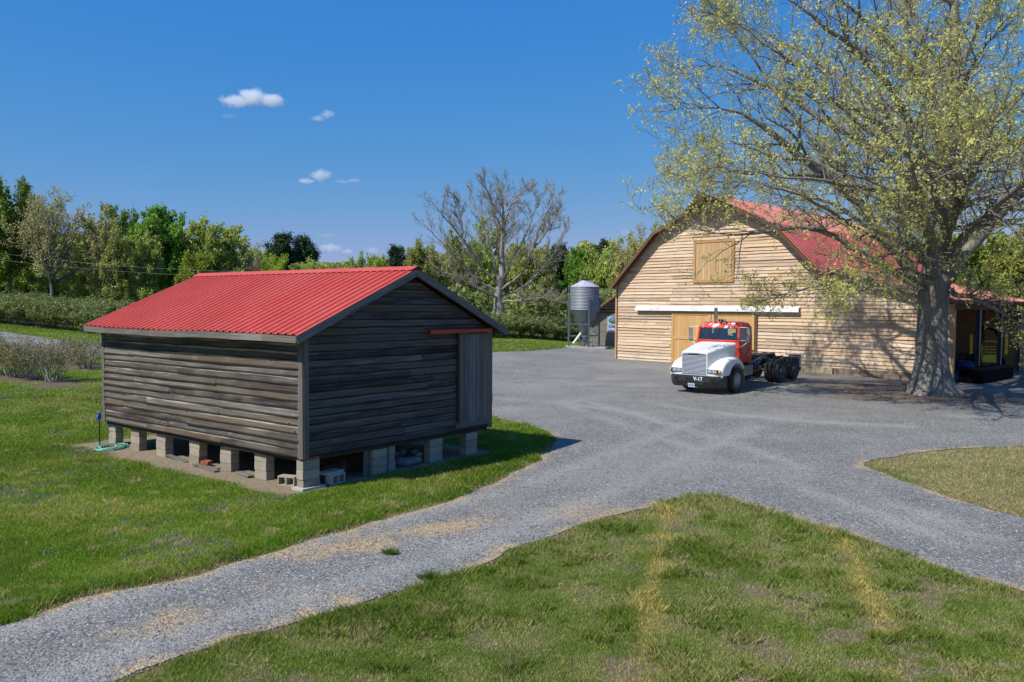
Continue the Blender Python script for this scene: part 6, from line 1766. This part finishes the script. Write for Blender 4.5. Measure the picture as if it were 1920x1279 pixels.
# ------------------------------------------------------------------ small fair weather clouds
def cloud(px, py, wpx, hpx, lobes, seed, dens, label, D=1900.0):
    c = at_y(px, py, D); w = wpx * D / CAM_F / 2; h = hpx * D / CAM_F / 2; dp = w * .45
    mb = MB(seed); mb.blob((0, 0, 0), 1.0, 3, 0, (1, 1, 1))
    m = bpy.data.materials.new('cloud vapour'); m.use_nodes = True; nt = m.node_tree; nt.nodes.remove(nt.nodes['Principled BSDF'])
    tc = nd(nt, 'ShaderNodeTexCoord').outputs['Object']
    asp = w / h
    mp = nd(nt, 'ShaderNodeMapping', {'Vector': tc, 'Location': (seed * 3.1, 0, 0), 'Scale': (asp, asp * .45, 1)}).outputs[0]
    n = nd(nt, 'ShaderNodeTexNoise', {'Vector': mp, 'Scale': 1.3, 'Detail': 5.0, 'Roughness': .62}).outputs[0]
    tot = None
    for (lx, lz, lw, lh) in lobes:
        v = nd(nt, 'ShaderNodeMapping', {'Vector': tc, 'Location': (-lx / lw, 0, -lz / lh), 'Scale': (1 / lw, 1.15, 1 / lh)}).outputs[0]
        ln = nd(nt, 'ShaderNodeVectorMath', {0: v}, operation='LENGTH').outputs['Value']
        g = mth(nt, 'SUBTRACT', 1.0, ln)
        tot = g if tot is None else mth(nt, 'MAXIMUM', tot, g)
    f = mth(nt, 'ADD', tot, mth(nt, 'MULTIPLY', mth(nt, 'SUBTRACT', n, .56), 1.9))
    d = mth(nt, 'MULTIPLY', ramp(nt, f, [(.02, 0), (.45, 1)]), dens)
    vs = nd(nt, 'ShaderNodeVolumePrincipled', {'Color': (.975, 1, .975, 1), 'Anisotropy': .1, 'Density': d})
    nt.links.new(vs.outputs[0], nt.nodes['Material Output'].inputs['Volume'])
    o = mb.build('cloud', m, None, fix=True); o.location = c; o.scale = (w, dp, h)
    return tag(o, label, 'cloud')
cloud(476, 186, 150, 62, [(-.45, -.15, .42, .38), (.02, .12, .40, .62), (.42, -.02, .42, .42)], 1, .060, 'largest puffy white cloud, in the upper left of the sky')
cloud(610, 217, 62, 34, [(.1, .15, .6, .5), (-.4, -.3, .45, .35)], 2, .034, 'small faint cloud just right of the largest one')
cloud(430, 218, 44, 16, [(0, 0, .9, .7)], 3, .012, 'tiny wisp of cloud right below the largest one')
cloud(597, 329, 92, 42, [(.1, .05, .55, .60), (-.5, -.5, .45, .25)], 4, .045, 'white cloud in mid sky with a faint tail on its right')
cloud(652, 339, 66, 16, [(.35, .05, .5, .7), (-.3, -.2, .6, .4)], 5, .022, 'low faint tail of cloud right of the mid sky cloud')
cloud(624, 467, 84, 34, [(-.05, .1, .65, .6), (.65, -.3, .3, .35)], 6, .045, 'low white cloud over the shed ridge beside the pines')
cloud(699, 471, 52, 30, [(0, 0, .75, .7)], 7, .034, 'low cloud at the treetops right of the other low one')
cloud(612, 441, 56, 14, [(0, 0, .9, .7)], 8, .014, 'thin wisp above the low cloud beside the pines')
cloud(1172, 437, 34, 22, [(0, 0, .8, .8)], 9, .030, 'small cloud half hidden behind the treetops left of the barn roof')

# ------------------------------------------------------------------ small things
def weed(px, py, s, label):
    g = at(px, py); rg = np.random.RandomState(int(px)); n = 260
    a = rg.rand(n) * 6.28; r0 = rg.rand(n) ** .6 * s * .6; ln = s * rg.uniform(.35, .8, n); sp = rg.uniform(.2, 1.1, n)
    b0 = np.stack([np.cos(a) * r0, np.sin(a) * r0 * .7, np.zeros(n)], 1)
    tp_ = b0 + np.stack([np.cos(a) * ln * sp * .6, np.sin(a) * ln * sp * .6, ln * (1.1 - sp * .6)], 1)
    w = .006 * s / .3; sd_ = np.stack([-np.sin(a) * w, np.cos(a) * w, np.zeros(n)], 1)
    V = np.stack([b0 - sd_, b0 + sd_, (b0 + tp_) / 2 + sd_ * .8 + [0, 0, .01], tp_], 1).reshape(-1, 3)
    me = mesh_np('blades', V, np.arange(n * 4).reshape(-1, 4), {'tc': np.repeat(np.array([[.07, .12, .02]]) * rg.uniform(.7, 1.5, (n, 1)), 4, 0)})
    o = link('weed_tuft', me, MGR); o.location = (g[0], g[1], .012); tag(o, label, 'weed')
weed(732, 1040, .17, 'small green weed tuft growing in the middle of the gravel drive')
weed(806, 1088, .22, 'green weed tuft at the edge of the drive next to the near lawn')
weed(1143, 655, .5, 'low dark weed at the foot of the block outbuilding wall')
# overhead wires crossing before the wood on the left
def wire(pts, D, label):
    P = [at_y(px, py, D) for px, py in pts]
    a, b2 = np.array(P[0]), np.array(P[-1]); Q = []
    for k in range(41):
        f = k / 40; q = a * (1 - f) + b2 * f; q[2] -= 4 * f * (1 - f) * 1.6; Q.append(tuple(q))
    mb = MB(510); mb.tube(Q, .011, 5); o = mb.build('overhead_wire', simple('aluminium cable', (.30, .30, .30), .5, .4, .1, 1), None); tag(o, label, 'wire')
wire([(-300, 425), (760, 505)], 74, 'thin upper overhead wire crossing in front of the left treeline')
wire([(-300, 440), (760, 512)], 75, 'thin lower overhead wire crossing in front of the left treeline')
